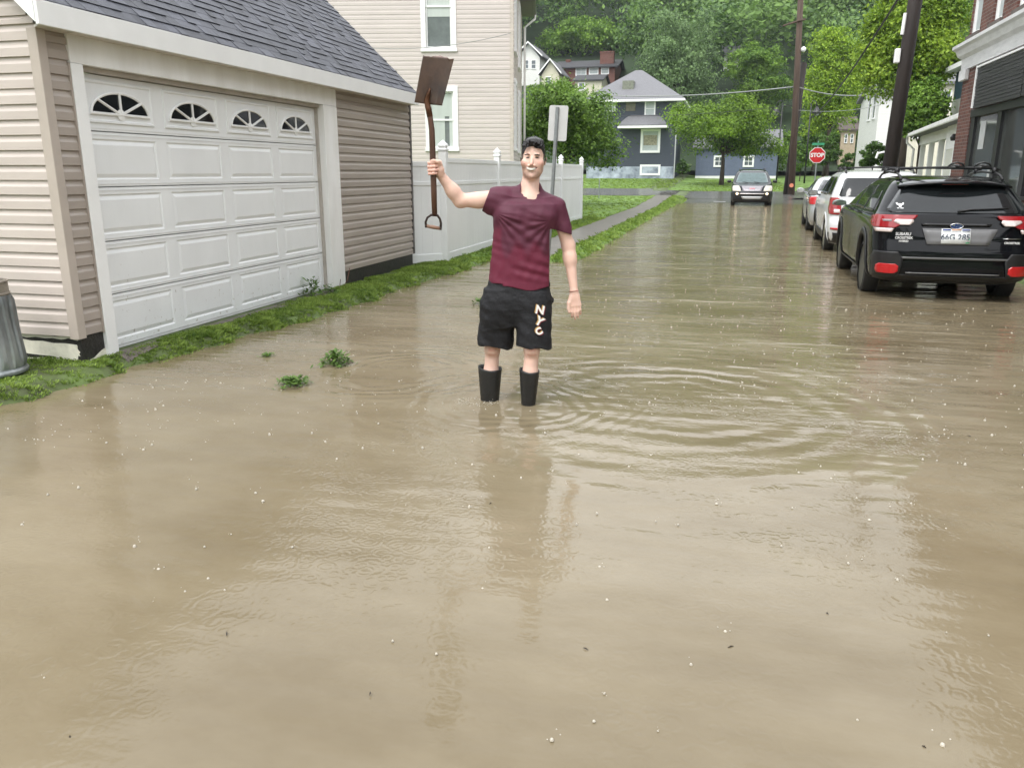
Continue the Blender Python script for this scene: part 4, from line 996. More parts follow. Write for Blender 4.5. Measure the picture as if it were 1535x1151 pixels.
    def wheel(s, x, y, r, rimm, w=.20, z=None, spokes=5):
        z = z or r; sg = 1 if x > 0 else -1; b = MB(); pr = [(r-.055, -w/2), (r-.012, -w/2+.008), (r, -w/2+.03), (r, w/2-.03), (r-.012, w/2-.008), (r-.055, w/2)]
        b.lathe(pr+[(r-.1, w/2-.02), (r-.1, -w/2+.02)], 40, (x, y, z), 'x', cap=False); o = b.build('wheel', rubber, s.T, auto=40)
        b = MB(); xo = sg*(w/2-.012)
        b.lathe([(r-.058, xo), (r-.072, xo), (r-.085, xo-sg*.05), (r-.058, xo-sg*.06)], 36, (x, y, z), 'x')
        b.lathe([(.075, xo-sg*.03), (.07, xo-sg*.002), (.03, xo), (.0, xo)][:3], 20, (x, y, z), 'x')
        for k in range(spokes):
            a = 2*math.pi*k/spokes+.3; d = Vector((0, math.cos(a), math.sin(a))); n_ = Vector((0, -math.sin(a), math.cos(a))); c0 = Vector((x+xo-sg*.012, y, z)); q = []
            for rr_, ww in ((.05, .03), (r-.07, .022)):
                q.append([c0+d*rr_+n_*ww, c0+d*rr_-n_*ww, c0+d*rr_-n_*ww*.6-Vector((sg*.03,0,0)), c0+d*rr_+n_*ww*.6-Vector((sg*.03,0,0))])
            b.loft(q)
        b.build('rim', rimm, o, auto=35)
        b = MB(); b.lathe([(.02, sg*.0), (r-.09, sg*.0)], 30, (x, y, z), 'x', cap=False); b.build('brake_disc', mat('wheel_dark', (.015,.015,.015), .6), o)
        return o
    def arch(s, y, r, m, sg, z=.33, w=.06, off=.014):
        b = MB(); rg = []
        for t in np.linspace(R(-25), R(205), 40):
            ro = []
            for rr_ in (r-.004, r+w*.5, r+w):
                yy, z_ = y+rr_*math.cos(t), z+rr_*math.sin(t); z_ = max(z_, s.zb); ro.append((sg*(s.side(yy, z_)+(off if rr_ < r+w*.8 else .004)), yy, z_))
            rg.append([(ro[0][0]-sg*.06, ro[0][1], ro[0][2])]+ro)
        b.loft(rg, closed=False); return b.build('arch_trim', m, s.T, smooth=True, thick=.004)
    def mirror(s, y, z, m, sg, glass):
        x = s.side(y, z); b = MB(); b.tube([(sg*(x-.02), y, z), (sg*(x+.09), y-.02, z+.03)], .018, 8)
        c = Vector((sg*(x+.16), y-.03, z+.06)); rings = []
        for t, k in ((-.05,.86), (-.045,.93), (.0,1), (.05,.86), (.08,.5), (.09,.1)):
            rings.append([(c.x+.105*k*math.cos(a)*(1 if abs(math.cos(a)) < .9 else .97), c.y+t, c.z+.072*k*(abs(math.sin(a))**.75)*(1 if math.sin(a) > 0 else -1)) for a in np.linspace(0, 2*math.pi, 24, endpoint=False)])
        b.loft(rings); o = b.build('mirror', m, s.T, auto=50)
        b = MB(); b.loft([[(c.x+.088*k*math.cos(a), c.y-.0515, c.z+.058*k*(abs(math.sin(a))**.75)*(1 if math.sin(a) > 0 else -1)) for a in np.linspace(0, 2*math.pi, 24, endpoint=False)] for k in (1., .5, .01)], cap=False); b.build('mirror_glass', glass, o)
def restyle(car, za, zb_):
    """redistribute the heights of the finished body parts (wheels keep their shape)"""
    for o in car.T.children_recursive:
        if o.type != 'MESH' or o.name.split('.')[0] in ('wheel', 'rim', 'brake_disc'): continue
        n = len(o.data.vertices); v = np.empty(n*3, np.float32); o.data.vertices.foreach_get('co', v); v = v.reshape(-1, 3); v[:,2] = np.interp(v[:,2], za, zb_); o.data.vertices.foreach_set('co', v.ravel()); o.data.update()
def paintm(name, col, metal=0., rough=.16): return mat(name, col, rough, metal, var=.03, scale=2, coat=0. if max(col) < .02 else .6, spec=.42 if max(col) > .02 else .3, bump=.02, bscale=7)
redl = mat('red_lamp_lens', (.30,.006,.010), .12, var=.15, scale=30, spec=.7, coat=.5)
redr = mat('red_reflector', (.48,.012,.016), .15, var=.08, scale=40, coat=.5)
clr = mat('clear_lamp_lens', (.72,.62,.60), .1, .2, var=.15, scale=60, spec=.8)
whp = mat('white_decal', (.75,.75,.75), .5, var=.03)
def decal(car, s_, size, x, z, m=whp, name='lettering', off=.010, par=None, tilt=0):
    y = car.rear(x, z)-off-.02*max(0, 1-(x/.6)**2)*(z < .8)
    Mx = Matrix.Translation((x, y, z)) @ Matrix.Rotation(tilt, 4, 'Y') @ Matrix.Rotation(R(90), 4, 'X'); return text(name, s_, size, m, par or car.T, Mx, .001, bold=.001)

# ---- black crossover, nearest of the row
blk = paintm('gloss_black_paint', (.004,.0045,.006), 0., .06)
Zc = -.14
K = Car('parked_car', 'black crossover with roof rack parked in the flood nearest to the camera', (2.60, 10.50, -.04), R(-1.0), 4.46,
    [(.2,.16),(.28,.06),(.42,0),(.60,.0),(.66,.045),(.72,.055),(.90,.085),(1.0,.12),(1.08,.17),(1.28,.34),(1.43,.47),(1.49,.50),(1.54,.66),(1.575,1.0),(1.59,1.45)],
    [(.2,4.3),(.35,4.42),(.6,4.46),(.74,4.38),(.84,4.22),(.92,3.95),(1.0,3.42),(1.05,3.28),(1.25,2.9),(1.45,2.45),(1.53,2.2),(1.575,1.95),(1.59,1.6)],
    [(.2,.80),(.3,.86),(.5,.895),(.75,.90),(.95,.885),(1.04,.865),(1.25,.78),(1.42,.70),(1.49,.655),(1.54,.60),(1.575,.50),(1.59,.36)], paint=blk)
zl_ = [.2,.24,.28,.34,.42,.5,.58,.62,.66,.69,.72,.80,.88,.94,.98,1.0,1.02,1.05,1.08,1.14,1.2,1.28,1.36,1.43,1.46,1.49,1.515,1.54,1.56,1.575,1.585,1.59]
K.body(zl_, (.90, 3.55), .37)
K.patch('rear_window', glassd, [(1.06,-.70,.70),(1.10,-.745,.745),(1.25,-.665,.665),(1.40,-.585,.585),(1.43,-.54,.54)], 'rear', .006, 24)
for sg in (-1, 1):
    K.patch('side_window', glassd, [(1.06,.62,1.30),(1.25,.72,1.30),(1.36,.85,1.30)], 'side', .004, sg=sg)
    K.patch('side_window', glassd, [(1.06,1.36,2.16),(1.36,1.36,2.16),(1.44,1.42,2.12)], 'side', .004, sg=sg)
    K.patch('side_window', glassd, [(1.06,2.22,3.12),(1.25,2.22,2.78),(1.44,2.22,2.36)], 'side', .004, sg=sg)
    K.patch('sill_cladding', blackp, [(.21,1.2,3.2),(.36,1.22,3.18)], 'side', .016, sg=sg)
    for yy in (1.33, 2.19): K.patch('door_seam', mat('seam_black', (.004,.004,.004), .8), [(.38,yy-.004,yy+.004),(1.04,yy-.004,yy+.004)], 'side', .0015, 2, 12, sg=sg, thick=.001)
    for yy in (1.55, 2.40):
        b = MB(); x = K.side(yy, .93); b.tube([(sg*(x-.005), yy-.09, .93), (sg*(x+.028), yy-.07, .932), (sg*(x+.028), yy+.07, .938), (sg*(x-.005), yy+.09, .94)], .012, 8); b.build('door_handle', blk, K.T, smooth=True)
    for y in (.90, 3.55): K.arch(y, .37, blackp, sg); K.wheel(sg*.775, y, .345, mat('dark_alloy', (.10,.10,.105), .3, .7), spokes=5)
    # c-shaped tail lamp: red outer, clear inner, clear strip below
    tl = K.patch('tail_light', redl, [(.80,sg*.865,sg*.66),(.84,sg*.885,sg*.60),(.93,sg*.875,sg*.44),(.965,sg*.845,sg*.42)], 'rear', .022, 20, 5, thick=.03)
    K.patch('lens', clr, [(.84,sg*.60,sg*.50),(.885,sg*.68,sg*.46),(.915,sg*.66,sg*.47)], 'rear', .040, 8, 4, par=tl, thick=.006)
    K.patch('lens', mat('grey_lamp_bar', (.30,.26,.27), .2), [(.885,sg*.84,sg*.70),(.912,sg*.83,sg*.70)], 'rear', .040, 8, 3, par=tl, thick=.006)
    K.patch('lens', clr, [(.755,sg*.845,sg*.69),(.795,sg*.865,sg*.67)], 'rear', .030, 8, 3, par=tl, thick=.02)
    K.patch('reflector', redr, [(.425,sg*.80,sg*.63),(.45,sg*.82,sg*.585),(.50,sg*.82,sg*.585),(.52,sg*.79,sg*.62)], 'rear', .026, 10, 4, thick=.012)
    K.patch('bumper_corner', blackp, [(.30,sg*.84,sg*.60),(.55,sg*.868,sg*.54),(.60,sg*.85,sg*.60)], 'rear', .016, 14, 5, thick=.01)
    K.patch('side_lamp', redl, [(.84,.02+K.R(.84)+.1,.42),(.95,.12+K.R(.95)+.1,.40)], 'side', .012, sg=sg, thick=.02)
K.patch('bumper_cladding', blackp, [(.22,-.80,.80),(.36,-.84,.84),(.40,-.60,.60)], 'rear', .012, 24, 5, thick=.01)
for z_, a in ((.555,.58), (.43,.50)): K.patch('bumper_crease', mat('satin_black_edge', (.10,.10,.10), .25), [(z_,-a,a),(z_+.014,-a,a)], 'rear', .016, 20, 2, thick=.01)
K.patch('plate_recess', mat('grey_plate_recess', (.16,.16,.165), .35, var=.1), [(.64,-.30,.36),(.80,-.36,.44)], 'rear', .012, 12, 4)
pl = K.patch('number_plate', mat('plate_white', (.74,.76,.76), .4, var=.04), [(.645,-.155,.155),(.80,-.155,.155)], 'rear', .026, 4, 2, thick=.004)
K.patch('plate_band', mat('plate_blue', (.05,.08,.28), .5), [(.782,-.145,-.06),(.797,-.145,-.06)], 'rear', .031, 3, 2, par=pl, thick=.002); K.patch('plate_band', mat('plate_blue', (.05,.08,.28), .5), [(.782,.06,.145),(.797,.06,.145)], 'rear', .031, 3, 2, par=pl, thick=.002)
K.patch('plate_band', mat('plate_peach', (.65,.35,.22), .5), [(.784,-.05,.05),(.797,-.05,.05)], 'rear', .031, 3, 2, par=pl, thick=.002); K.patch('plate_corner', mat('plate_green', (.12,.42,.22), .5), [(.65,.10,.15),(.70,.145,.15)], 'rear', .031, 3, 2, par=pl, thick=.002)
decal(K, '66G 285', .088, -.005, .712, mat('plate_ink', (.10,.12,.16), .5), 'plate_number', .034, pl)
K.patch('handle_strip', mat('handle_gloss', (.03,.03,.032), .08, .4), [(.835,-.36,.36),(.865,-.37,.37)], 'rear', .022, 14, 2, thick=.02)
b = MB(); rg = []
em = mat('emblem_blue', (.03,.06,.22), .2, .4)
y_ = K.rear(0, .86)-.034
b.tube([(.068*math.cos(a), y_-.008, .835+.034*math.sin(a)) for a in np.linspace(0, 2*math.pi, 29)], .005, 6); eb = b.build('emblem', chrome, K.T, smooth=True)
b = MB(); b.prism([(.066*math.cos(a), .835+.032*math.sin(a)) for a in np.linspace(0, 2*math.pi, 28, endpoint=False)], y_+.02, y_-.004, lambda p, q, h: (p, h, q)); b.build('emblem_field', em, eb)
for i, (ex_, ez_, es_) in enumerate(((-.03,.008,.016), (.012,.014,.008), (.034,.008,.008), (.0,-.008,.008), (.026,-.012,.008), (.046,-.004,.008))):
    b = MB(); b.prism([((es_ if k % 2 == 0 else es_*.35)*math.cos(k*math.pi/4)+ex_, .835+ez_+(es_ if k % 2 == 0 else es_*.35)*math.sin(k*math.pi/4)) for k in range(8)], y_-.004, y_-.008, lambda p, q, h: (p, h, q)); b.build('star', chrome, eb)
decal(K, 'SUBARU', .046, -.56, .735, whp); decal(K, 'CROSSTREK', .036, -.55, .695, whp, tilt=0); decal(K, 'HYBRID', .030, -.55, .66, whp)
decal(K, 'CROSSTREK', .030, .60, .66, whp); K.patch('chrome_line', chrome, [(.70,.50,.70),(.706,.50,.70)], 'rear', .01, 4, 1, thick=.003)
# small horned white sticker at the lower left of the glass
q0 = (-.60, 1.165); b = MB(); y_ = K.rear(-.6, 1.165)-.014
horn = [(-.045,.03),(-.03,.038),(-.02,.02),(0,.024),(.02,.02),(.03,.038),(.045,.03),(.035,.005),(.018,0),(.012,-.028),(-.012,-.028),(-.018,0),(-.035,.005)]
b.prism([(q0[0]+x, q0[1]+z) for x, z in horn], 0, .001, lambda p, q, h: (p, K.rear(p, q)-.010-h, q)); b.prism([(q0[0]+x, q0[1]-.048+z) for x, z in ((-.035,0),(.035,0),(.035,.010),(-.035,.010))], 0, .001, lambda p, q, h: (p, K.rear(p, q)-.010-h, q)); b.build('sticker', whp, K.T)
b = MB(); wy = lambda x, z: (x, K.rear(x, z)-.024, z)
b.tube([wy(.02,1.085), wy(.15,1.11), wy(.52,1.125)], [.018,.012,.005], 8); b.tube([wy(.06,1.10), wy(.56,1.14)], [.008,.005], 6); b.build('wiper', blackp, K.T, smooth=True)
b = MB(); rg = []
for t in np.linspace(0, 1, 8):
    y, z, w = .62-.28*t, 1.525-.055*t*t, .60+.02*t; rg.append([(x, y+.09*(abs(x)/.6)**2*(1-.0), z-.055*(abs(x)/.6)**2.5) for x in np.linspace(-w, w, 17)])
b.loft(rg, closed=False); b.build('spoiler', blk, K.T, smooth=True, thick=.022)
b = MB(); b.box(-.14,.14,.375,.39,1.462,1.475); b.build('brake_lamp', redl, K.T)
for sg in (-1, 1):
    b = MB(); xr_ = .56; b.tube([(sg*xr_, .62, 1.53), (sg*xr_, .72, 1.585), (sg*xr_, .95, 1.625), (sg*xr_, 1.6, 1.645), (sg*xr_, 2.15, 1.61), (sg*xr_, 2.35, 1.545)], [.02,.02,.018,.018,.018,.02], 8, sq=.8); b.build('roof_rail', blackp, K.T, smooth=True)
for yb_ in (1.0, 1.85):
    b = MB(); b.tube([(-.62,yb_,1.665), (-.5,yb_,1.69), (0,yb_,1.70), (.5,yb_,1.69), (.62,yb_,1.665)], [.014,.018,.018,.018,.014], 8, sq=.6)
    for sg in (-1, 1): b.tube([(sg*.56,yb_,1.62), (sg*.55,yb_,1.70)], [.038,.026], 8)
    b.build('cross_bar', blackp, K.T, smooth=True)
for x in (.12, .42):      # rack cradles and fork mounts on the rear bar
    b = MB(); b.tube([(x-.09,1.0,1.71), (x-.06,.98,1.75), (x,.97,1.775), (x+.06,.98,1.75), (x+.09,1.0,1.71)], .014, 8); b.tube([(x,.86,1.72), (x,1.3,1.745)], [.018,.012], 8); b.tube([(x-.09,1.0,1.70), (x+.09,1.0,1.70)], .022, 8); b.build('rack_mount', mat('rack_grey', (.06,.06,.06), .35, .4), K.T, smooth=True)
K.mirror(2.72, 1.02, mat('mirror_shell', (.20,.24,.24), .1, .3), -1, mat('mirror_face', (.35,.42,.40), .05, .9)); K.mirror(2.72, 1.02, blk, 1, chrome)
b = MB(); b.box(-.60,.60,.3,4.1,.17,.24); b.build('underbody', blackp, K.T)

restyle(K, [0,.20,.43,.52,.62,.645,.755,.80,.965,1.06,1.43,1.59,1.78], [.05,.26,.37,.48,.66,.73,.85,.90,1.045,1.075,1.37,1.50,1.67])

# ---- white SUV ahead of it
wht = paintm('white_car_paint', (.74,.75,.76), 0., .2)
J2 = Car('parked_car', 'white SUV with tall red tail lights parked ahead of the black crossover', (2.76, 16.55, -.06), R(-1.5), 4.45,
    [(.2,.2),(.3,.08),(.45,0),(.62,.0),(.7,.06),(.95,.10),(1.08,.15),(1.3,.27),(1.50,.40),(1.57,.44),(1.62,.60),(1.655,.9),(1.67,1.3)],
    [(.2,4.3),(.35,4.42),(.7,4.44),(.86,4.36),(.98,4.1),(1.04,3.5),(1.08,3.3),(1.3,2.95),(1.5,2.6),(1.6,2.4),(1.645,2.1),(1.67,1.7)],
    [(.2,.82),(.32,.87),(.5,.90),(.8,.905),(1.0,.89),(1.08,.87),(1.3,.80),(1.5,.735),(1.57,.70),(1.62,.64),(1.655,.52),(1.67,.38)], paint=wht)
J2.body([.2,.26,.32,.38,.45,.55,.62,.66,.7,.8,.9,.98,1.02,1.05,1.08,1.15,1.22,1.3,1.4,1.5,1.54,1.57,1.6,1.62,1.64,1.655,1.665,1.67], (.88, 3.5), .39)
J2.patch('rear_window', glassd, [(1.09,-.70,.70),(1.12,-.73,.73),(1.45,-.64,.64),(1.50,-.60,.60)], 'rear', .005, 20)
for sg in (-1, 1):
    J2.patch('side_window', glassd, [(1.12,.55,1.25),(1.45,.72,1.25),(1.52,.84,1.22)], 'side', .004, sg=sg); J2.patch('side_window', glassd, [(1.10,1.32,2.15),(1.52,1.32,2.15)], 'side', .004, sg=sg); J2.patch('side_window', glassd, [(1.10,2.22,3.1),(1.52,2.22,2.5)], 'side', .004, sg=sg)
    J2.patch('cladding', blackp, [(.21,1.2,3.1),(.40,1.2,3.1)], 'side', .015, sg=sg)
    for y in (.88, 3.5): J2.arch(y, .39, wht if y < 1 else blackp, sg); J2.wheel(sg*.79, y, .35, chrome)
    tl = J2.patch('tail_light', redl, [(.76,sg*.87,sg*.66),(.86,sg*.885,sg*.68),(1.04,sg*.865,sg*.70),(1.07,sg*.85,sg*.74)], 'rear', .018, 16, 5, thick=.025)
    J2.patch('lens', clr, [(.79,sg*.84,sg*.70),(.86,sg*.845,sg*.71)], 'rear', .034, 6, 3, par=tl, thick=.005)
    J2.patch('reflector', redr, [(.475,sg*.84,sg*.68),(.515,sg*.84,sg*.68)], 'rear', .02, 8, 2)
    b = MB(); b.tube([(sg*.60,.62,1.60), (sg*.60,.75,1.67), (sg*.60,1.5,1.70), (sg*.60,2.3,1.66), (sg*.60,2.42,1.60)], .018, 8); b.build('roof_rail', blackp, J2.T, smooth=True)
for yb_ in (.95, 1.9):
    b = MB(); b.tube([(-.66,yb_,1.715), (0,yb_,1.74), (.66,yb_,1.715)], .02, 8, sq=.6)
    for sg in (-1, 1): b.tube([(sg*.60,yb_,1.67), (sg*.59,yb_,1.75)], [.045,.03], 8)
    b.build('cross_bar', blackp, J2.T, smooth=True)
J2.patch('lower_bumper', blackp, [(.21,-.83,.83),(.42,-.87,.87)], 'rear', .012, 20, 4)
J2.patch('plate_recess', mat('shade_white', (.5,.5,.5), .4), [(.78,-.30,.30),(.95,-.30,.30)], 'rear', .008, 8, 3)
J2.mirror(2.75, 1.05, blackp, -1, chrome); J2.mirror(2.75, 1.05, blackp, 1, chrome)

restyle(J2, [0,1.08,1.67,1.8], [.02,1.10,1.60,1.71])

# ---- silver sedan at the head of the row
slv = paintm('silver_car_paint', (.50,.52,.54), .5, .22)
J3 = Car('parked_car', 'silver sedan ahead of the white SUV, farthest of the three parked cars', (2.88, 22.3, -.04), R(-2.5), 4.5,
    [(.2,.2),(.3,.05),(.5,0),(.7,.02),(.9,.06),(.98,.15),(1.02,.55),(1.05,.72),(1.2,1.0),(1.35,1.35),(1.41,1.6),(1.44,1.9)],
    [(.2,4.35),(.35,4.46),(.65,4.46),(.78,4.25),(.88,3.7),(.94,3.35),(1.1,3.0),(1.3,2.6),(1.4,2.3),(1.44,2.1)],
    [(.2,.80),(.32,.86),(.5,.88),(.8,.885),(.94,.87),(1.05,.82),(1.2,.74),(1.35,.64),(1.41,.55),(1.44,.4)], paint=slv)
J3.body([.2,.26,.32,.4,.5,.6,.7,.78,.84,.9,.94,.98,1.0,1.02,1.05,1.1,1.15,1.2,1.28,1.35,1.38,1.41,1.43,1.44], (1.0, 3.65), .36)
J3.patch('rear_window', glassd, [(1.07,-.66,.66),(1.2,-.60,.60),(1.35,-.50,.50)], 'rear', .006, 14)
for sg in (-1, 1):
    J3.patch('side_window', glassd, [(1.02,1.15,2.2),(1.2,1.35,2.2),(1.35,1.6,2.2)], 'side', .004, sg=sg); J3.patch('side_window', glassd, [(1.0,2.27,3.15),(1.35,2.27,2.55)], 'side', .004, sg=sg)
    for y in (1.0, 3.65): J3.wheel(sg*.77, y, .33, chrome)
    J3.patch('tail_light', redr, [(.74,sg*.84,sg*.66),(.78,sg*.87,sg*.56),(.90,sg*.87,sg*.52),(.93,sg*.84,sg*.60)], 'rear', .02, 12, 4, thick=.02)
J3.mirror(2.85, .98, slv, -1, chrome); J3.mirror(2.85, .98, slv, 1, chrome)

# ---- dark SUV driving towards us, headlights on
dk = paintm('charcoal_car_paint', (.012,.014,.018), 0., .12)
EX = Car('moving_car', 'dark SUV with pale grille and headlights on driving through the flooded junction', (1.02, 43.9, -.10), R(180), 4.5,
    [(.2,.2),(.4,.05),(.8,0),(1.1,.1),(1.5,.3),(1.62,.45),(1.70,.75),(1.74,1.3)],
    [(.25,4.38),(.40,4.46),(.72,4.48),(.80,4.44),(.92,4.34),(1.00,4.20),(1.06,3.75),(1.10,3.35),(1.3,3.05),(1.5,2.75),(1.62,2.55),(1.70,2.2),(1.74,1.8)],
    [(.2,.85),(.35,.91),(.6,.94),(.9,.935),(1.08,.90),(1.3,.83),(1.5,.76),(1.62,.70),(1.70,.60),(1.74,.45)], paint=dk, rc=(.3,.28))
EX.body([.25,.3,.35,.4,.5,.6,.72,.76,.8,.86,.92,.96,1.0,1.02,1.04,1.06,1.08,1.1,1.15,1.2,1.3,1.4,1.5,1.56,1.62,1.66,1.7,1.72,1.74], (.95, 3.6), .40)
EX.patch('windscreen', mat('teal_windscreen', (.07,.11,.11), .06, var=.2, spec=.8), [(1.12,-.74,.74),(1.3,-.70,.70),(1.5,-.63,.63),(1.58,-.58,.58)], 'front', .008, 18)
lampm = mat('lit_headlight', (.45,.43,.38), .2, var=.1, scale=20, emit=(1,.85,.6), es=.08)
foglm = mat('lit_fog_lamp', (.9,.85,.7), .2, emit=(1,.72,.42), es=2.5)
EX.patch('grille', mat('pale_grille', (.32,.30,.32), .25, .4, var=.1, scale=30), [(.76,-.40,.40),(.99,-.48,.48)], 'front', .012, 10, 4)
EX.patch('grille_badge', mat('badge_pink', (.55,.25,.28), .4), [(.85,-.12,.12),(.90,-.12,.12)], 'front', .02, 6, 2)
EX.patch('chrome_bar', mat('bright_bar', (.75,.70,.72), .2, .5), [(.625,-.55,.55),(.665,-.55,.55)], 'front', .02, 12, 2)
EX.patch('bumper', blackp, [(.30,-.90,.90),(.60,-.92,.92),(.73,-.90,.90)], 'front', .006, 24, 5, thick=.01)
EX.patch('skid_plate', mat('silver_skid_plate', (.45,.45,.45), .35, .3, var=.1), [(.40,-.40,.40),(.52,-.48,.48)], 'front', .022, 10, 3)
for sg in (-1, 1):
    EX.patch('headlight', lampm, [(.76,sg*.86,sg*.50),(.88,sg*.90,sg*.52),(1.00,sg*.86,sg*.60)], 'front', .012, 12, 4)
    b = MB(); y_ = EX.front(.66, .64); b.lathe([(.055,0),(.05,.03),(.02,.04)], 16, (sg*.66, y_, .645), 'y'); b.build('fog_lamp', foglm, EX.T, smooth=True)
    EX.patch('side_window', glassd, [(1.13,.9,3.0),(1.5,1.0,2.6)], 'side', .004, sg=sg)
    for y in (.95, 3.6): EX.wheel(sg*.82, y, .37, chrome)
    EX.mirror(2.95, 1.12, blackp, sg, chrome)
    b = MB(); b.tube([(sg*.58,.7,1.70), (sg*.58,.85,1.77), (sg*.58,2.2,1.77), (sg*.58,2.35,1.70)], .02, 6); b.build('roof_rail', blackp, EX.T)
for x in (-.35, .15):
    b = MB(); b.tube([(x,EX.front(x,1.12)+.02,1.12), (x+.28,EX.front(x+.3,1.17)+.02,1.17)], .012, 6); b.build('wiper', blackp, EX.T)
# ------------------------------------------------------------------ foliage
def leafcloud(g, lobes, n, size, clump=48, spread=.23, droop=.25, aspect=.62, low=-.75):
    """n leaf quads gathered in clumps near the surface of the given ellipsoid lobes"""
    lob = np.array(lobes, float); vol = (lob[:,3]*lob[:,4]*lob[:,5])**(2/3); pr = vol/vol.sum()
    nc = max(4, n//clump); li = g.choice(len(lob), nc, p=pr); d = g.normal(size=(nc, 3)); d /= np.linalg.norm(d, axis=1)[:,None]
    d[:,2] = np.where(d[:,2] < low, -d[:,2], d[:,2]); rad = .55+.5*g.random(nc)**.6
    cc = lob[li,:3]+d*rad[:,None]*lob[li,3:]; cs = (lob[li,3:].mean(1))*spread*g.uniform(.6, 1.3, nc)
    ci = g.integers(0, nc, n); off = g.normal(size=(n, 3))*cs[ci][:,None]*[1,1,.6]; p = cc[ci]+off; outd = d[ci]
    nrm = outd*.6+g.normal(size=(n, 3))*.55+[0,0,.45]; nrm /= np.linalg.norm(nrm, axis=1)[:,None]
    t = g.normal(size=(n, 3))+[0,0,-droop*3]; t -= nrm*(t*nrm).sum(1)[:,None]; t /= np.linalg.norm(t, axis=1)[:,None]; b_ = np.cross(nrm, t)
    s = size*g.uniform(.55, 1.35, n)[:,None]
    V = np.stack([p-t*s*.5, p+b_*s*aspect*.5-nrm*s*.08, p+t*s*.5, p-b_*s*aspect*.5-nrm*s*.08], 1).reshape(-1, 3); F = np.arange(4*n).reshape(-1, 4); return V, F
def autolobes(g, w, d, h, z0, n=11, k=.42):
    L_ = [(0, 0, z0+h*.5, w*.62, d*.62, h*.36)]
    for i in range(n):
        a = 2*math.pi*i/n+g.uniform(-.3, .3); e = g.uniform(-.8, 1.1); r = g.uniform(.45, .72)
        L_.append((math.cos(a)*math.cos(e)*w*r, math.sin(a)*math.cos(e)*d*r, z0+h*.5+math.sin(e)*h*.5*r*1.1, w*k*g.uniform(.6, 1.1), d*k*g.uniform(.6, 1.1), h*.5*k*g.uniform(.6, 1.05)))
    return L_
bark = mat('tree_bark', (.055,.042,.032), .9, var=.4, scale=6, bump=1., bscale=14, stretch=(1,1,.25))
def tree(name, label, cat, X, Y, w, top, bot, m, n, size, seed, group=None, d=None, gz0=None, lobes=None, trunk=.12, nl=11, k=.42, **kw):
    g = np.random.default_rng(seed); z0 = float(zg(X, Y)) if gz0 is None else gz0; d = d or w*.85; h = top-bot
    T = thing(name, label, cat, (X, Y, z0), 0, group)
    lb = lobes or autolobes(g, w, d, h, bot-z0, nl, k); V, F = leafcloud(g, lb, n, size, **kw); npmesh('crown', V, F, m, T)
    b = MB(); fork = max(.25, (bot-z0)+h*.22); b.tube([(0,0,-.3), (.03,0,fork*.5), (0,.02,fork)], [trunk*1.5, trunk, trunk*.8], 8)
    for i in range(7):
        q = lb[1+i % (len(lb)-1)] if len(lb) > 1 else lb[0]; b.tube([(0,.02,fork*.92), (q[0]*.4, q[1]*.4, fork+(q[2]-fork)*.55), (q[0]*.9, q[1]*.9, q[2])], [trunk*.6, trunk*.35, trunk*.1], 6)
    b.build('trunk', bark, T, smooth=True); return T
def treepx(name, label, cat, x0, x1, yt, yb, Y, m, n, size, seed, **kw):
    a, c = atY(x0, (yt+yb)/2, Y), atY(x1, (yt+yb)/2, Y); t, b_ = atY((x0+x1)/2, yt, Y).z, atY((x0+x1)/2, yb, Y).z
    return tree(name, label, cat, (a.x+c.x)/2, Y, (c.x-a.x)/2, t, b_, m, n, size, seed, **kw)
LF = dict(shrub=leafmat('leaf_shrub', (.035,.09,.012), (.26,.42,.07), .7), bright2=leafmat('leaf_bright_top', (.03,.075,.010), (.26,.42,.035), .45), dark=leafmat('leaf_dark', (.024,.062,.010), (.14,.26,.045), .9), bright=leafmat('leaf_bright', (.07,.16,.014), (.36,.50,.05), .5), mid=leafmat('leaf_mid', (.045,.12,.018), (.26,.42,.06), .5),
          pale=leafmat('leaf_pale', (.07,.13,.045), (.24,.36,.14), .5), yel=leafmat('leaf_yellowgreen', (.08,.18,.010), (.40,.56,.05), .4), far=leafmat('leaf_far', (.034,.085,.024), (.20,.33,.075), .12, .3), con=leafmat('needle_dark', (.012,.028,.015), (.035,.065,.03), .3, .15))
treepx('shrub_tree', 'broad dark green leafy tree behind the white fence beside the street sign', 'tree', 758, 938, 108, 272, 36, LF['shrub'], 34000, .13, 11, lobes=None, trunk=.10, nl=13, k=.46, gz0=.1)
treepx('small_tree', 'round low tree with bright yellow green top standing on the lawn behind the dark SUV', 'tree', 990, 1186, 148, 250, 66, LF['bright2'], 34000, .18, 12, trunk=.16, nl=13)
treepx('tall_tree', 'tall pale green drooping tree rising behind the slate blue house roof', 'tree', 948, 1088, 12, 185, 96, LF['pale'], 24000, .27, 13, droop=.8, trunk=.3, nl=14)
treepx('tall_tree', 'mid green tree between the pale drooping tree and the far utility poles', 'tree', 1082, 1188, 62, 200, 104, LF['mid'], 19000, .28, 14, trunk=.3, nl=12)
treepx('tall_tree', 'large yellow green tree just right of the far utility poles', 'tree', 1196, 1304, 28, 235, 78, LF['yel'], 34000, .20, 15, trunk=.22, nl=16, k=.36)
treepx('tall_tree', 'big bright leafy tree behind the near leaning pole beside the brick building', 'tree', 1280, 1462, -60, 205, 41, LF['bright'], 60000, .145, 16, trunk=.2, nl=18, k=.36)
treepx('garden_tree', 'small open tree with gaps in front of the pale house behind the near pole', 'tree', 1335, 1434, 112, 238, 38.5, LF['mid'], 13000, .14, 17, trunk=.07, nl=12, k=.34)
treepx('bush', 'round green bush below the white house at the left of the near pole', 'bush', 1284, 1336, 208, 262, 44, LF['dark'], 4000, .14, 18, trunk=.03)
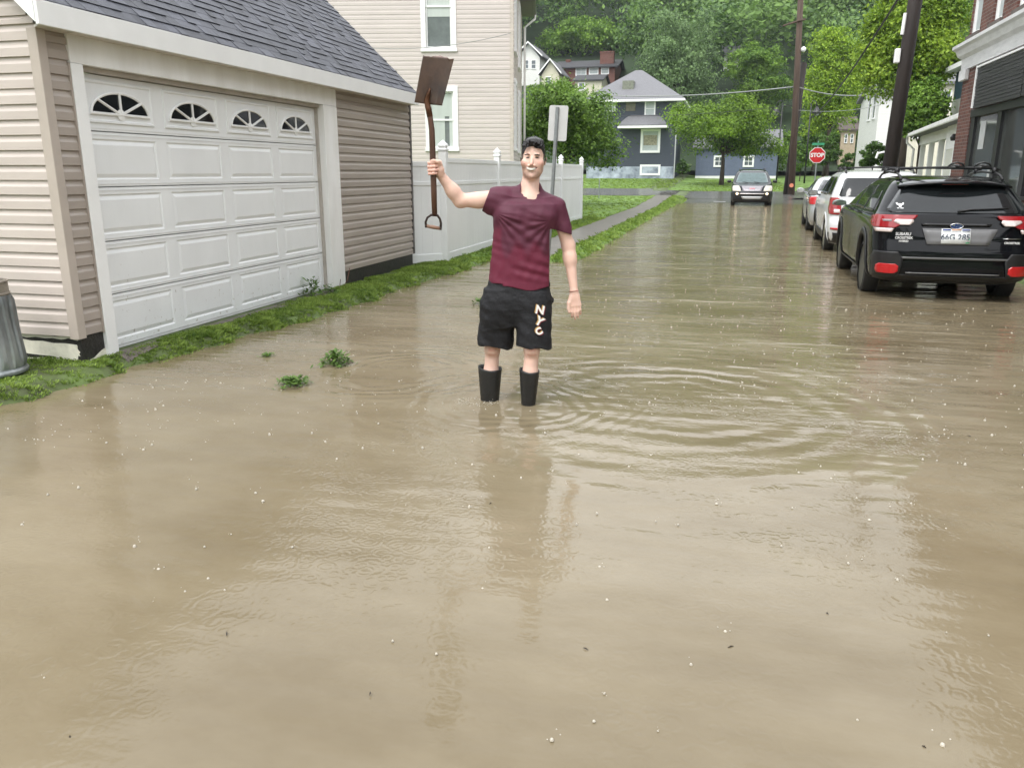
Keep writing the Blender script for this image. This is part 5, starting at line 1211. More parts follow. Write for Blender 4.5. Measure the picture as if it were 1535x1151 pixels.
treepx('bush', 'dark bush between the far poles and the stop sign', 'bush', 1180, 1222, 212, 268, 74, LF['mid'], 3500, .2, 19, trunk=.04)
treepx('bush', 'tall dark bush right behind the stop sign', 'bush', 1222, 1262, 196, 262, 76, LF['dark'], 4000, .2, 20, trunk=.04)
treepx('bush', 'low dark bush at the near end of the side lane under the tan house', 'bush', 1258, 1292, 224, 262, 72, LF['dark'], 2500, .18, 21, trunk=.03)
treepx('bush', 'small green bush at the right corner of the slate blue house', 'bush', 1012, 1036, 236, 268, 74.5, LF['dark'], 1500, .18, 22, trunk=.03)
treepx('bush', 'green thicket on the lawn edge directly behind the tall brown pole', 'bush', 1128, 1196, 196, 266, 84, LF['mid'], 7000, .2, 61, trunk=.05)
treepx('bush', 'dense leafy hedge along the left edge of the side lane', 'bush', 1226, 1290, 178, 258, 94, LF['shrub'], 8000, .22, 62, trunk=.05)
treepx('garden_tree', 'dark leaning tree hanging over the side lane behind the stop sign', 'tree', 1196, 1250, 150, 250, 88, LF['dark'], 9000, .22, 63, trunk=.14)
treepx('garden_tree', 'mid green tree beside the roof of the small tan house', 'tree', 1240, 1296, 120, 200, 99, LF['mid'], 8000, .25, 64, trunk=.14)
treepx('hill_tree', 'broad fresh green dome shaped tree on the hillside above the red brick house', 'tree', 812, 945, 18, 105, 132, LF['mid'], 14000, .42, 23, trunk=.4, nl=15)
treepx('hill_tree', 'dark narrow conifer on the skyline of the wooded hill', 'tree', 1092, 1122, 6, 70, 150, LF['con'], 4000, .4, 24, trunk=.2, lobes=[(0,0,z,r_,r_,1.6) for z, r_ in ((8,2.6),(10,2.2),(12,1.8),(14,1.3),(16,.8),(17.4,.4))])
treepx('hill_tree', 'blue green round tree on the slope left of the far pole top', 'tree', 1112, 1185, 28, 110, 140, LF['far'], 9000, .45, 25, trunk=.4)
treepx('hill_tree', 'grey green tree on the slope right of the far pole top', 'tree', 1205, 1292, -30, 60, 128, LF['far'], 10000, .42, 26, trunk=.4)
# the wood on the hill: one mass
def wood(name, label, pts, n, size, m, seed, hh=(9, 15)):
    g = np.random.default_rng(seed); Vs, Fs, k = [], [], 0; tb = MB()
    tm = []
    for i in range(5):
        H_ = 12; w = 4.9; lb = autolobes(g, w, w, 9.5, 2.6, 9, .46); tm.append(leafcloud(g, lb, n, size, 20, .46, low=-.3)[0])
    for (x, y) in pts:
        V = tm[g.integers(0, 5)]; s = g.uniform(*hh)/12; a = g.uniform(0, 6.28); c, s_ = math.cos(a), math.sin(a)
        Q = np.empty_like(V); Q[:,0] = (V[:,0]*c-V[:,1]*s_)*s*g.uniform(.85, 1.2)+x; Q[:,1] = (V[:,0]*s_+V[:,1]*c)*s+y; Q[:,2] = V[:,2]*s+float(zg(x, y))
        Vs.append(Q)
    V = np.concatenate(Vs); F = np.arange(len(V)).reshape(-1, 4); return tag(npmesh(name, V, F, m), label, 'woods', None, 'stuff')
g = np.random.default_rng(31); pts = []
for y in np.arange(98, 265, 6.2):
    for x in np.arange(-.50*y, .50*y, 6.6):
        xx, yy = x+g.uniform(-2.6, 2.6), y+g.uniform(-2.5, 2.5)
        if 97 < yy < 131 and -35 < xx < -15: continue       # the hillside houses stand here
        if yy < 106 and (-40 < xx < 9): continue
        pts.append((xx, yy))
wood('hillside_forest', 'dense dark green forest covering the hillside', pts, 1050, .58, LF['far'], 32)
pts = [(x+g.uniform(-2, 2), y+g.uniform(-2, 2)) for y in (-58, -50, -42) for x in np.arange(-70, 75, 7)]  # unseen tree rows behind the camera, added to darken the car reflections
wood('reflection_trees', 'trees along the far end of the street behind the viewer', pts, 300, 1.0, LF['far'], 33, (12, 17))

# ------------------------------------------------------------------ houses
slate = mat('slate_blue_siding', (.042,.052,.072), .6, var=.12, scale=4, stretch=(.4,.4,6), bump=.4, bscale=8)
groof = mat('grey_shingle', (.155,.155,.165), .75, var=.14, scale=6, bump=.5, bscale=30, stretch=(1,1,3))
whsid = mat('white_siding', (.70,.70,.67), .5, var=.05, scale=2, stretch=(.3,.3,5), bump=.3, bscale=6)
creamw = mat('cream_siding', (.55,.52,.40), .6, var=.08, scale=2, stretch=(.3,.3,5))
brickf = mat('far_brick', (.15,.065,.05), .8, var=.2, scale=6)
winf = mat('far_window', (.10,.12,.13), .08, var=.3, spec=.8)
class House:
    def __init__(s, name, label, x0, x1, Y, depth, zb, zt, wall, rz=0.):
        s.O = Vector((x0, Y, zb)); s.T = thing(name, label, 'house', s.O, rz); s.w = x1-x0; s.d = depth; s.h = zt-zb; s.Y = Y; s.rz = rz; s.wall = wall
        b = MB(); b.box(0, s.w, 0, depth, -.6, s.h); s.wo = b.build('wall', wall, s.T)
    def win(s, x0, x1, z0, z1, kind='front', m=None, frame=.1, bars=1, sash=True):
        """window in house-local metres"""
        b = MB(); f = frame
        P = (lambda a, c, q: (a, -c, q)) if kind == 'front' else (lambda a, c, q: (-c, a, q))
        def bx(a0, a1, c0, c1, q0, q1):
            vs = [P(a, c, q) for q in (q0, q1) for c in (c0, c1) for a in (a0, a1)]; b.add(vs, [(0,2,3,1),(4,5,7,6),(0,1,5,4),(2,6,7,3),(0,4,6,2),(1,3,7,5)])
        bx(x0-f, x0, .0, .06, z0-f, z1+f); bx(x1, x1+f, .0, .06, z0-f, z1+f); bx(x0, x1, .0, .055, z1, z1+f); bx(x0-.02, x1+.02, .0, .09, z0-f, z0)
        if sash: bx(x0, x1, .0, .045, (z0+z1)/2-.025, (z0+z1)/2+.025)
        for k in range(1, bars): a = x0+(x1-x0)*k/bars; bx(a-.02, a+.02, .0, .04, z0, z1)
        fr = b.build('window', white, s.T, fix=True); b = MB(); bx(x0, x1, .005, .02, z0, z1); b.build('pane', m or winf, fr, fix=True); return fr
    def gable(s, rise, m, ov=.35, axis='x', th=.16, facing=None):
        b = MB()
        if axis == 'x':   # ridge parallel to x
            A = [(-ov, -.02), (s.d/2, rise), (s.d+ov, -.02), (s.d+ov, -.02-th), (s.d/2, rise-th), (-ov, -.02-th)]; b.prism([(q[0], q[1]) for q in A], -ov, s.w+ov, lambda p, q, h: (h, p, s.h+q+th)); o = b.build('roof', m, s.T)
            b = MB(); b.prism([(0, 0), (s.d/2, rise*.98), (s.d, 0)], .01, s.w-.01, lambda p, q, h: (h, p, s.h+q)); b.build('gable', facing or s.wall, s.T)
        else:
            A = [(-ov, -.02), (s.w/2, rise), (s.w+ov, -.02), (s.w+ov, -.02-th), (s.w/2, rise-th), (-ov, -.02-th)]; b.prism([(q[0], q[1]) for q in A], -ov, s.d+ov, lambda p, q, h: (p, h, s.h+q+th)); o = b.build('roof', m, s.T)
            b = MB(); b.prism([(0, 0), (s.w/2, rise*.98), (s.w, 0)], .01, s.d-.01, lambda p, q, h: (p, h, s.h+q)); b.build('gable', facing or s.wall, s.T)
            b = MB()
            for sg in (0, 1):
                xa = -ov if sg == 0 else s.w+ov; b.prism([(xa, -.02-th), (xa, .0+th*.3), (s.w/2, rise+th*.3), (s.w/2, rise-th*1.2)], -ov-.05, -ov+.0, lambda p, q, h: (p, h, s.h+q+th))
            b.build('rake_board', white, s.T)
        return o
    def hip(s, rise, m, ov=.6, ridge=.1):
        b = MB(); w, d, h = s.w, s.d, s.h; q = [(-ov,-ov,h),(w+ov,-ov,h),(w+ov,d+ov,h),(-ov,d+ov,h)]; r = [(w*(.5-ridge), d/2, h+rise), (w*(.5+ridge), d/2, h+rise)]
        e = [(x, y, z-.18) for x, y, z in q]; b.add(q+r, [(0,1,5,4),(1,2,5),(2,3,4,5),(3,0,4)]); o = b.build('roof', m, s.T)
        b = MB(); b.loft([e, [(x, y, z-.002) for x, y, z in q]]); b.build('eave_fascia', white, s.T, fix=True); return o
    def chimney(s, x, y, z0, z1, m, a=.35, b_=.35, par=None):
        b = MB(); b.box(x-a, x+a, y-b_, y+b_, z0, z1); b.box(x-a-.06, x+a+.06, y-b_-.06, y+b_+.06, z1-.2, z1-.05); return b.build('chimney', m, par or s.T)
def fx(px, py, Y): q = atY(px, py, Y); return q.x, q.z
# slate blue house
YB = 76; xL, _ = fx(881, 200, YB); xR, _ = fx(1012, 200, YB); zb = .75; zt = fx(960, 150, YB)[1]
BH = House('house', 'slate blue two storey house with grey hip roof and pale patched foundation beyond the junction', xL, xR, YB, 9, zb, zt, slate)
rf = BH.hip(3.0, groof, .75, .04)
def lw(h, a, b_, c, d_, **k):      # pixel rectangle -> window on this front
    q0, q1 = fx(a, d_, h.Y), fx(c, b_, h.Y); return h.win(q0[0]-h.O.x, q1[0]-h.O.x, q0[1]-h.O.z, q1[1]-h.O.z, **k)
shade = mat('window_blind', (.42,.46,.46), .6, var=.1); blindy = mat('window_amber', (.28,.26,.18), .4, var=.5, scale=8)
lw(BH, 908, 152, 921, 166, m=shade, frame=.12); lw(BH, 968, 152, 981, 174, m=shade, frame=.12); lw(BH, 963, 197, 987, 226, m=shade, frame=.2, sash=False); lw(BH, 962, 250, 987, 260, frame=.18, bars=5)
q = fx(938, 167, YB); r = fx(953, 150, YB); b = MB(); b.box(q[0]-BH.O.x, r[0]-BH.O.x, -.05, 0, q[1]-zb, r[1]-zb-.15); b.build('shutter_panel', mat('olive_board', (.16,.15,.11), .8, var=.2), BH.T)
q = fx(958, 213, YB); b = MB(); b.box(q[0]-BH.O.x+.4, q[0]-BH.O.x+1.6, -.03, -.022, fx(0,226,YB)[1]-zb, fx(0,214,YB)[1]-zb); b.build('window_display', blindy, BH.T)
b = MB(); b.box(-.03, BH.w+.03, -.05, 0, -.6, 1.25); fo = b.build('foundation', mat('patched_pale_blue', (.17,.21,.29), .8, var=.5, scale=1.2, col2=(.34,.38,.43), detail=9), BH.T)
# bay with its own curved grey roof
x0_, z0_ = fx(932, 190, YB); x1_, z1_ = fx(1000, 172, YB); b = MB(); rg = []
for t in np.linspace(0, 1, 7): w_ = (1-t*.55); rg.append([(x0_-BH.O.x+(x1_-x0_)*(.5-.55*w_), -1.3*(1-t), z0_-zb+(z1_-z0_)*math.sin(t*1.57)), (x0_-BH.O.x+(x1_-x0_)*(.5+.55*w_), -1.3*(1-t), z0_-zb+(z1_-z0_)*math.sin(t*1.57))])
b.loft(rg, closed=False); b.build('bay_roof', groof, BH.T, smooth=True, thick=.05)
b = MB(); b.box(x0_-BH.O.x-.2, x1_-BH.O.x+.2, -1.32, -.02, z0_-zb-.2, z0_-zb-.02); b.build('bay_fascia', white, BH.T)
q = fx(937, 133, YB+3); b = MB(); b.box(q[0]-BH.O.x, q[0]-BH.O.x+1.0, 1.0, 3.2, BH.h+.5, BH.h+1.75); b.build('roof_hatch', mat('mossy_hatch', (.17,.18,.14), .8, var=.3), rf)
b = MB(); b.box(BH.w+.01, BH.w+.1, .3, .4, 0, BH.h); b.build('downspout', white, BH.T)
# low blue wing to its right
x0_, _ = fx(1043, 250, 80); x1_, zt_ = fx(1168, 222, 80)
BW = House('house', 'low slate blue building with two small white windows behind the dark SUV', x0_, x1_, 80, 6, .85, zt_, mat('slate_blue_siding_pale', (.11,.135,.20), .6, var=.1, scale=3)); BW.gable(1.6, groof)
for a in (1070, 1114): lw(BW, a+2, 236, a+14, 248, frame=.16, bars=2)
b = MB(); b.box(-.02, BW.w+.02, -.04, 0, -.5, .32); b.build('foundation', white, BW.T)
# hillside houses
YH = 118
def hz(x0, x1, yt, yb, Y, dep, wall, name, label):
    a, _ = fx(x0, yt, Y); c, zt = fx(x1, yt, Y); zb_ = fx(x0, yb, Y)[1]; return House(name, label, a, c, Y, dep, zb_, zt, wall)
h1 = hz(776, 809, 86, 132, YH, 8, whsid, 'house', 'small white gabled house on the hillside beside the beige house corner'); h1.gable(1.9, groof, .5, 'y'); 
for a in (786, 797): lw(h1, a, 91, a+6, 103, frame=.1)
h2 = hz(834, 922, 101, 122, YH-2, 8, brickf, 'house', 'red brick hillside house with dark roof and white dormer windows'); h2.gable(1.3, mat('dark_far_roof', (.045,.045,.05), .7, var=.2), .5, 'x'); h2.chimney(fx(908,90,YH-2)[0]-h2.O.x, 1.5, h2.h, h2.h+2.2, brickf, .95, .5); h2.chimney(fx(845,90,YH-2)[0]-h2.O.x, 3.5, h2.h, h2.h+1.6, brickf, .3, .3)
lw(h2, 864, 103, 878, 113, frame=.12, bars=2, m=shade); lw(h2, 884, 103, 896, 111, frame=.12, m=shade); lw(h2, 902, 103, 912, 111, frame=.1, m=shade)
h3 = hz(812, 838, 112, 140, YH-8, 6, creamw, 'house', 'cream walled hillside house with grey gabled roof left of the brick house'); h3.gable(1.8, groof, .4, 'y'); lw(h3, 819, 116, 825, 126, frame=.1)
h4 = hz(862, 902, 121, 150, YH-10, 6, creamw, 'house', 'cream hillside house with flat dark roof just below the brick house'); h4.gable(.9, mat('dark_far_roof', (.05,.05,.05), .7), .3, 'x'); lw(h4, 868, 125, 876, 135, frame=.1)
h5 = hz(1086, 1108, 82, 110, 122, 6, whsid, 'house', 'pale house glimpsed between the trees high on the hillside'); h5.gable(1.5, groof, .4, 'x'); lw(h5, 1092, 88, 1098, 98, frame=.1)
# right-hand side of the street
YW = 58; w1 = hz(1320, 1350, 140, 262, YW, 8, whsid, 'house', 'tall off white sided house seen between the yellow green tree and the near pole'); w1.gable(1.0, groof, .3, 'x')
w1.win(1.2, 2.1, 3.6, 5.2, 'side'); w1.win(3.2, 4.1, 3.6, 5.2, 'side')
t1 = hz(1262, 1284, 196, 262, 92, 6, mat('tan_wall', (.42,.34,.24), .7, var=.1), 'house', 'small tan house with dark roof and dark shutters at the end of the side lane'); t1.gable(1.4, mat('brown_roof', (.09,.07,.065), .8), .3, 'x')
lw(t1, 1266, 202, 1270, 214, frame=.06); lw(t1, 1275, 202, 1279, 214, frame=.06)
p1 = hz(1362, 1450, 126, 262, 60, 6, mat('ivory_siding', (.68,.64,.54), .6, var=.06), 'house', 'large ivory house mostly hidden by leaves behind the near pole'); p1.gable(1.4, groof, .4, 'x')
for a in (1370, 1392, 1414): lw(p1, a, 138, a+11, 160, frame=.1); lw(p1, a, 184, a+11, 206, frame=.1)
b1 = House('house', 'dusty blue walled house with white eave peeking out left of the brick building', 9.0, 15, 33, 6.8, .1, 5.75, mat('dusty_blue_wall', (.06,.12,.17), .6, var=.1)); b1.hip(1.5, groof, .5, .1)
b = MB(); b.box(-.03, b1.w, -.03, b1.d, -.3, 4.35); b.build('lower_siding', whsid, b1.T); b1.win(2.4, 3.3, 2.2, 3.6, 'side')
# white garage with carport, its long front facing the street at an angle
A_ = Vector((6.35, 25.2, 0)); Bp = Vector((7.55, 38.5, 0)); dv = (Bp-A_).normalized(); nv = Vector((dv.y, -dv.x, 0)); Lc = (Bp-A_).length
CG = thing('carport', 'white garage and open carport with low grey roof beyond the brick building', 'carport', A_); CM = frame((0,0,0), dv, nv, (0,0,1))
def cpart(b, name, m, par=None, **k): b.v = [tuple(CM @ Vector(p)) for p in b.v]; return b.build(name, m, par or CG.id_data if False else (par or CG), **k)
eh = 2.95
b = MB(); b.box(0, 5.2, 0, 6, -.2, eh); cpart(b, 'wall', white)
for s0_ in (.8, 3.0):
    b = MB(); b.box(s0_, s0_+1.5, -.05, -.003, .05, 2.2); d_ = cpart(b, 'door_panel', mat('ivory_door', (.62,.62,.56), .5, var=.04)); b = MB()
    b.box(s0_-.1, s0_, -.07, -.002, .05, 2.32); b.box(s0_+1.5, s0_+1.6, -.07, -.002, .05, 2.32); b.box(s0_, s0_+1.5, -.07, -.002, 2.205, 2.32); cpart(b, 'door_frame', white, d_)
b = MB(); b.lathe([(.09, 0), (.12, .1), (.05, .2)], 12, (2.65, -.12, 2.42), 'z'); cpart(b, 'wall_lamp', blackp)
for s0_ in (7.6, 10.2, 12.9): b = MB(); b.box(s0_-.09, s0_+.09, .1, .28, -.2, eh); cpart(b, 'post', white)
b = MB(); b.box(5.2, Lc, .08, .3, eh-.35, eh); cpart(b, 'beam', white)
b = MB(); b.box(-.2, Lc+.2, -.45, -.36, eh-.02, eh+.12); cpart(b, 'gutter', whs, bevel=.02)
b = MB(); b.prism([(-.36, eh+.0), (-.36, eh+.10), (3, eh+1.05), (6.3, eh+.1), (6.3, eh)], -.2, Lc+.2, lambda p, q, h: (h, p, q)); cpart(b, 'roof', groof)
b = MB(); b.tube([(Lc+.1, -.4, eh), (Lc+.1, -.38, eh-.25), (Lc+.1, -.1, eh-.5), (Lc+.1, -.1, .1)], .05, 8); cpart(b, 'downspout', white, smooth=True)

# ------------------------------------------------------------------ brick shop building
def brickmat():
    m = bpy.data.materials.new('red_brick'); t, N, L = nt(m); b = N['Principled BSDF']; tc = N.new('ShaderNodeTexCoord'); sx = N.new('ShaderNodeSeparateXYZ'); cx = N.new('ShaderNodeCombineXYZ')
    L.new(tc.outputs['Object'], sx.inputs[0]); ad = N.new('ShaderNodeMath'); ad.operation = 'ADD'; L.new(sx.outputs[0], ad.inputs[0]); L.new(sx.outputs[1], ad.inputs[1]); L.new(ad.outputs[0], cx.inputs[0]); L.new(sx.outputs[2], cx.inputs[1])
    br = N.new('ShaderNodeTexBrick'); br.inputs['Scale'].default_value = 1; br.inputs['Brick Width'].default_value = .215; br.inputs['Row Height'].default_value = .079; br.inputs['Mortar Size'].default_value = .009; br.inputs['Mortar Smooth'].default_value = .2
    br.inputs['Color1'].default_value = (.085,.028,.020,1); br.inputs['Color2'].default_value = (.16,.055,.038,1); br.inputs['Mortar'].default_value = (.17,.14,.12,1); br.inputs['Bias'].default_value = -.1
    L.new(cx.outputs[0], br.inputs[0]); no = N.new('ShaderNodeTexNoise'); no.inputs['Scale'].default_value = 1.5; L.new(tc.outputs['Object'], no.inputs[0]); mr = N.new('ShaderNodeMapRange'); mr.inputs['To Min'].default_value = .65; mr.inputs['To Max'].default_value = 1.3; L.new(no.outputs['Fac'], mr.inputs[0])
    vm = N.new('ShaderNodeVectorMath'); vm.operation = 'SCALE'; L.new(br.outputs['Color'], vm.inputs[0]); L.new(mr.outputs[0], vm.inputs['Scale']); L.new(vm.outputs[0], b.inputs['Base Color'])
    bp = N.new('ShaderNodeBump'); bp.inputs['Distance'].default_value = .012; bp.invert = True; L.new(br.outputs['Fac'], bp.inputs['Height']); L.new(bp.outputs[0], b.inputs['Normal']); b.inputs['Roughness'].default_value = .75; return m
BM = brickmat(); XB = 5.3; YE = 22.72
S_ = thing('shop_building', 'red brick shop building with white cornice, black slatted signboard and dark shop windows', 'building', (XB, YE, .06))
def sp(b, name, m, par=None, **k): b.v = [(x-XB, y-YE, z-.06) for x, y, z in b.v]; return b.build(name, m, par or S_, **k)
zc0, zc1 = 3.80, 4.42
# upper windows: y-range along the facade and sill height
uw = [(atX(1469, 40, XB).y, atX(1455, 40, XB).y), (atX(1503, 20, XB).y, atX(1489, 20, XB).y), (atX(1540, 5, XB).y, atX(1525, 5, XB).y)]
zs_ = atX(1462, 50, XB).z
b = MB(); b.box(XB, 13, 21.62, YE, -.2, zc0); b.box(XB+.5, 13, 4, 21.62, -.2, zc0); b.box(XB, XB+.5, 4, 21.62, -.2, 1.06)
cuts = [YE]; 
for a, c in uw: cuts += [c, a]
cuts.append(4)
for i in range(0, len(cuts)-1, 2): b.box(XB, 13, cuts[i+1], cuts[i], zc0, 8.6)
for a, c in uw: b.box(XB, 13, a, c, zc0, zs_); b.box(XB+.16, 13, a, c, zs_, 8.6) ; b.box(XB, XB+.16, a, c, zs_+1.75, 8.6)
sp(b, 'wall', BM)
for a, c in uw:
    b = MB(); b.box(XB+.05, XB+.12, a, a+.08, zs_, zs_+1.75); b.box(XB+.05, XB+.12, c-.08, c, zs_, zs_+1.75); b.box(XB+.05, XB+.12, a+.08, c-.08, zs_, zs_+.08); b.box(XB+.05, XB+.12, a+.08, c-.08, zs_+.85, zs_+.92); fr = sp(b, 'window', white)
    b = MB(); b.box(XB+.10, XB+.14, a, c, zs_, zs_+1.75); sp(b, 'pane', shade, fr)
    b = MB(); b.box(XB-.06, XB+.1, a-.1, c+.1, zs_-.13, zs_); sp(b, 'sill', mat('stone_sill', (.10,.085,.075), .8, var=.2), fr)
corn = mat('painted_cornice', (.64,.64,.64), .55, var=.14, scale=5, bump=.5, bscale=24, stretch=(1,.4,2))
b = MB(); b.prism([(XB-.002, 3.86), (XB-.05, 3.86), (XB-.06, 4.12), (XB-.16, 4.18), (XB-.22, 4.30), (XB-.30, 4.34), (XB-.30, 4.41), (XB-.002, 4.46)], 4, YE+.12, lambda p, q, h: (p, h, q)); sp(b, 'cornice', corn)
b = MB(); b.box(XB-.10, XB-.003, YE-.5, YE+.05, 3.62, 3.858); sp(b, 'bracket', corn, bevel=.01)
sz0, sz1 = 2.88, 3.74; ysn = 21.10
slat = mat('black_slats', (.022,.022,.024), .5, var=.4, scale=4, stretch=(1,.4,6), bump=.6, bscale=30)
b = MB(); rg = random.Random(4)
for (ya_, yb__) in ((17.95, ysn), (12, 17.9)):
    n_ = 12
    for i in range(n_): z = sz0+(sz1-sz0)*i/n_; b.box(XB-.10-rg.uniform(0, .012), XB-.02, ya_, yb__, z+.004, z+(sz1-sz0)/n_-.004)
so_ = sp(b, 'signboard', slat)
b = MB(); b.box(XB-.13, XB-.01, ysn+.01, ysn+.07, sz0+.02, 3.80); b.box(XB-.13, XB-.01, 4, ysn+.009, sz1+.01, sz1+.05); sp(b, 'sign_frame', white, so_)
b = MB(); b.box(XB-.11, XB-.0, 17.91, 17.94, sz0, sz1); sp(b, 'sign_seam', blackp, so_)
b = MB(); b.box(XB-.02, XB+.3, 4, 21.58, 2.72, 2.88); b.box(XB+.02, XB+.3, 21.3, 21.61, 1.06, 2.72); b.box(XB+.02, XB+.12, 19.35, 19.6, 1.06, 2.72); b.box(XB+.02, XB+.12, 17.45, 17.7, 1.06, 2.72); b.box(XB+.02, XB+.12, 15.4, 15.6, 1.06, 2.72); b.box(XB-.04, XB+.3, 4, 21.6, 1.0, 1.06)
sf = sp(b, 'shopfront_frame', mat('black_frame', (.018,.018,.02), .4, var=.2), bevel=.004)
shopg = mat('shop_glass', (.06,.065,.06), .05, var=.5, scale=.8, spec=.8)
for a, c in ((19.6, 21.3), (17.7, 19.35), (15.6, 17.45), (6, 15.4)): b = MB(); b.box(XB+.08, XB+.09, a, c, 1.06, 2.72); sp(b, 'shop_window', shopg, sf)
b = MB(); b.box(XB+.07, XB+.076, 20.55, 20.95, 2.0, 2.6); sp(b, 'window_poster', mat('poster_paper', (.42,.43,.42), .6, var=.1), sf); b = MB(); b.box(XB+.07, XB+.076, 19.75, 19.95, 1.35, 1.55); sp(b, 'window_poster', mat('poster_paper', (.42,.43,.42), .6, var=.1), sf)

# ------------------------------------------------------------------ utility poles, wires, signs, lamps
creo = mat('creosoted_pole', (.020,.013,.010), .7, var=.35, scale=7, bump=.8, bscale=40, stretch=(1,1,.08))
brn = mat('weathered_pole', (.085,.055,.040), .8, var=.3, scale=7, bump=.8, bscale=40, stretch=(1,1,.1))
galp = mat('galvanised_post', (.30,.32,.33), .4, .6, var=.15, scale=20)
def pole(label, x, y, top, r0, r1, m, lean=(0,0), group='wooden utility poles'):
    z0 = float(zg(x, y)); P = thing('utility_pole', label, 'utility pole', (x, y, z0), 0, group); b = MB(); b.tube([(0,0,-.3), (lean[0]*.5, lean[1]*.5, top/2), (lean[0], lean[1], top)], [r0, (r0+r1)/2, r1], 18); b.build('shaft', m, P, smooth=True); return P
p_ = pole('thick black leaning utility pole between the parked cars and the brick building', 3.98, 23.7, 9.5, .19, .155, creo, (.36, 0))
def lx(z): return .36*z/9.5
b = MB(); b.box(lx(4.6)-.30, lx(4.6)-.17, -.12, .06, 4.28, 4.62); b.build('service_box', white, p_, bevel=.02)
b = MB(); b.tube([(lx(5.1)-.20, -.05, 4.95), (lx(5.4)-.19, -.05, 5.45)], .045, 8); b.build('conduit', white, p_)
b = MB(); b.tube([(-.28,-.1,2.06), (-.12,-.15,2.10)], .025, 6); b.tube([(-.30,-.1,1.94), (-.26,-.1,2.1)], .03, 6); b.build('insulator', white, p_)
a = atY(1187, 283, 52); t_ = atY(1200.5, 0, 52); zz0 = float(zg(a.x, 52))
p2 = pole('tall brown utility pole at the junction, with small crossarm', a.x, 52, 16, .20, .14, brn, ((t_.x-a.x)*16/(t_.z-a.z), 0)); lea = (t_.x-a.x)/(t_.z-a.z)
b = MB(); zc_ = atY(1198, 32, 52).z-zz0; b.tube([(lea*zc_-.9, -.15, zc_-.25), (lea*zc_, -.2, zc_), (lea*zc_+.3, -.15, zc_+.05)], .05, 6); b.build('crossarm', brn, p2)
zc_ = atY(1198, 75, 52).z-zz0; b = MB(); b.lathe([(.05,-.14),(.14,-.05),(.14,.06),(.05,.14)], 12, (lea*zc_+.28, -.1, zc_)); b.build('insulator', white, p2, smooth=True)
b = MB(); b.lathe([(.02,0),(.10,.02),(.12,0)], 12, (-.05,-.24,.55), 'y'); b.build('reflector', mat('orange_reflector', (.7,.25,.15), .4), p2)
a3 = atY(1179, 283, 52.6); p3 = pole('shorter dark stub pole standing against the tall brown pole', a3.x-.0, 52.6, atY(1188, 95, 52.6).z-float(zg(a3.x, 52.6)), .20, .17, creo, (.38, 0))
# twin-headed dark street lamps near the side street
for px, side, lab in ((1206, 1, 'dark hooded street lamp right of the far utility poles'), (1164, -1, 'dark hooded street lamp left of the far utility poles')):
    a = atY(px, 268, 70); h_ = atY(px, 148, 70).z-a.z; Lp = thing('street_lamp', lab, 'street lamp', (a.x, 70, float(zg(a.x, 70))), 0, 'hooded street lamps at the junction'); b = MB(); b.tube([(0,0,-.2), (0,0,h_)], [.07,.045], 8)
    b.tube([(0,0,h_-.05), (side*.12,0,h_+.2), (side*.35,0,h_+.12), (side*.45,0,h_-.25)], .035, 6); b.build('post', blackp, Lp, smooth=True)
    b = MB(); b.lathe([(.06, .12), (.14, .0), (.34, -.32), (.36, -.40), (.1, -.45)], 14, (side*.45, 0, h_-.35)); b.build('lamp_hood', blackp, Lp, smooth=True); b = MB(); b.lathe([(.2, 0), (.12, -.10), (.02, -.14)], 12, (side*.45, 0, h_-.80)); b.build('lamp_glass', mat('milky_glass', (.35,.36,.36), .3), Lp, smooth=True)
def wire(label, pts, r, m, group=None, cat='cable', name='overhead_wire'):
    b = MB(); b.tube(pts, r, 5); o = b.build(name, m, smooth=True); return tag(o, label, cat, group)
wgrey = mat('pale_wire', (.26,.27,.26), .5, var=.1); wblk = mat('black_wire', (.02,.02,.02), .5)
def sag(p, q, s_, n=14): p, q = Vector(p), Vector(q); return [p.lerp(q, t)-Vector((0,0,s_*4*t*(1-t))) for t in np.linspace(0, 1, n)]
P130 = atY(1194, 130, 52); wire('thick pale bundled cable from the tall brown pole leftward past the blue house roof', sag(P130, atY(900, 143, 60), .25), .035, wgrey, 'overhead cables')
wire('thick pale bundled cable from the tall brown pole rightward to the white house', sag(P130, atY(1330, 138, 56), .35), .035, wgrey, 'overhead cables')
wire('thin wire crossing in front of the blue house at window height', sag(atY(1190, 158, 52), atY(880, 172, 66), .3), .016, wblk, 'overhead cables')
wire('thin wire from the tall brown pole to the right at lamp height', sag(atY(1192, 165, 52), atY(1320, 158, 54), .2), .014, wgrey, 'overhead cables')
wire('black cable sloping down from the near leaning pole to the trees', sag((4.3, 23.7, 6.7), atY(1215, 178, 60), .5, 20), .035, wblk, 'overhead cables')
wire('thin grey service wire strung across the face of the beige house', sag(atY(545, 72, 20.5), atY(766, 50, 21.6), .15), .008, wgrey, 'overhead cables')
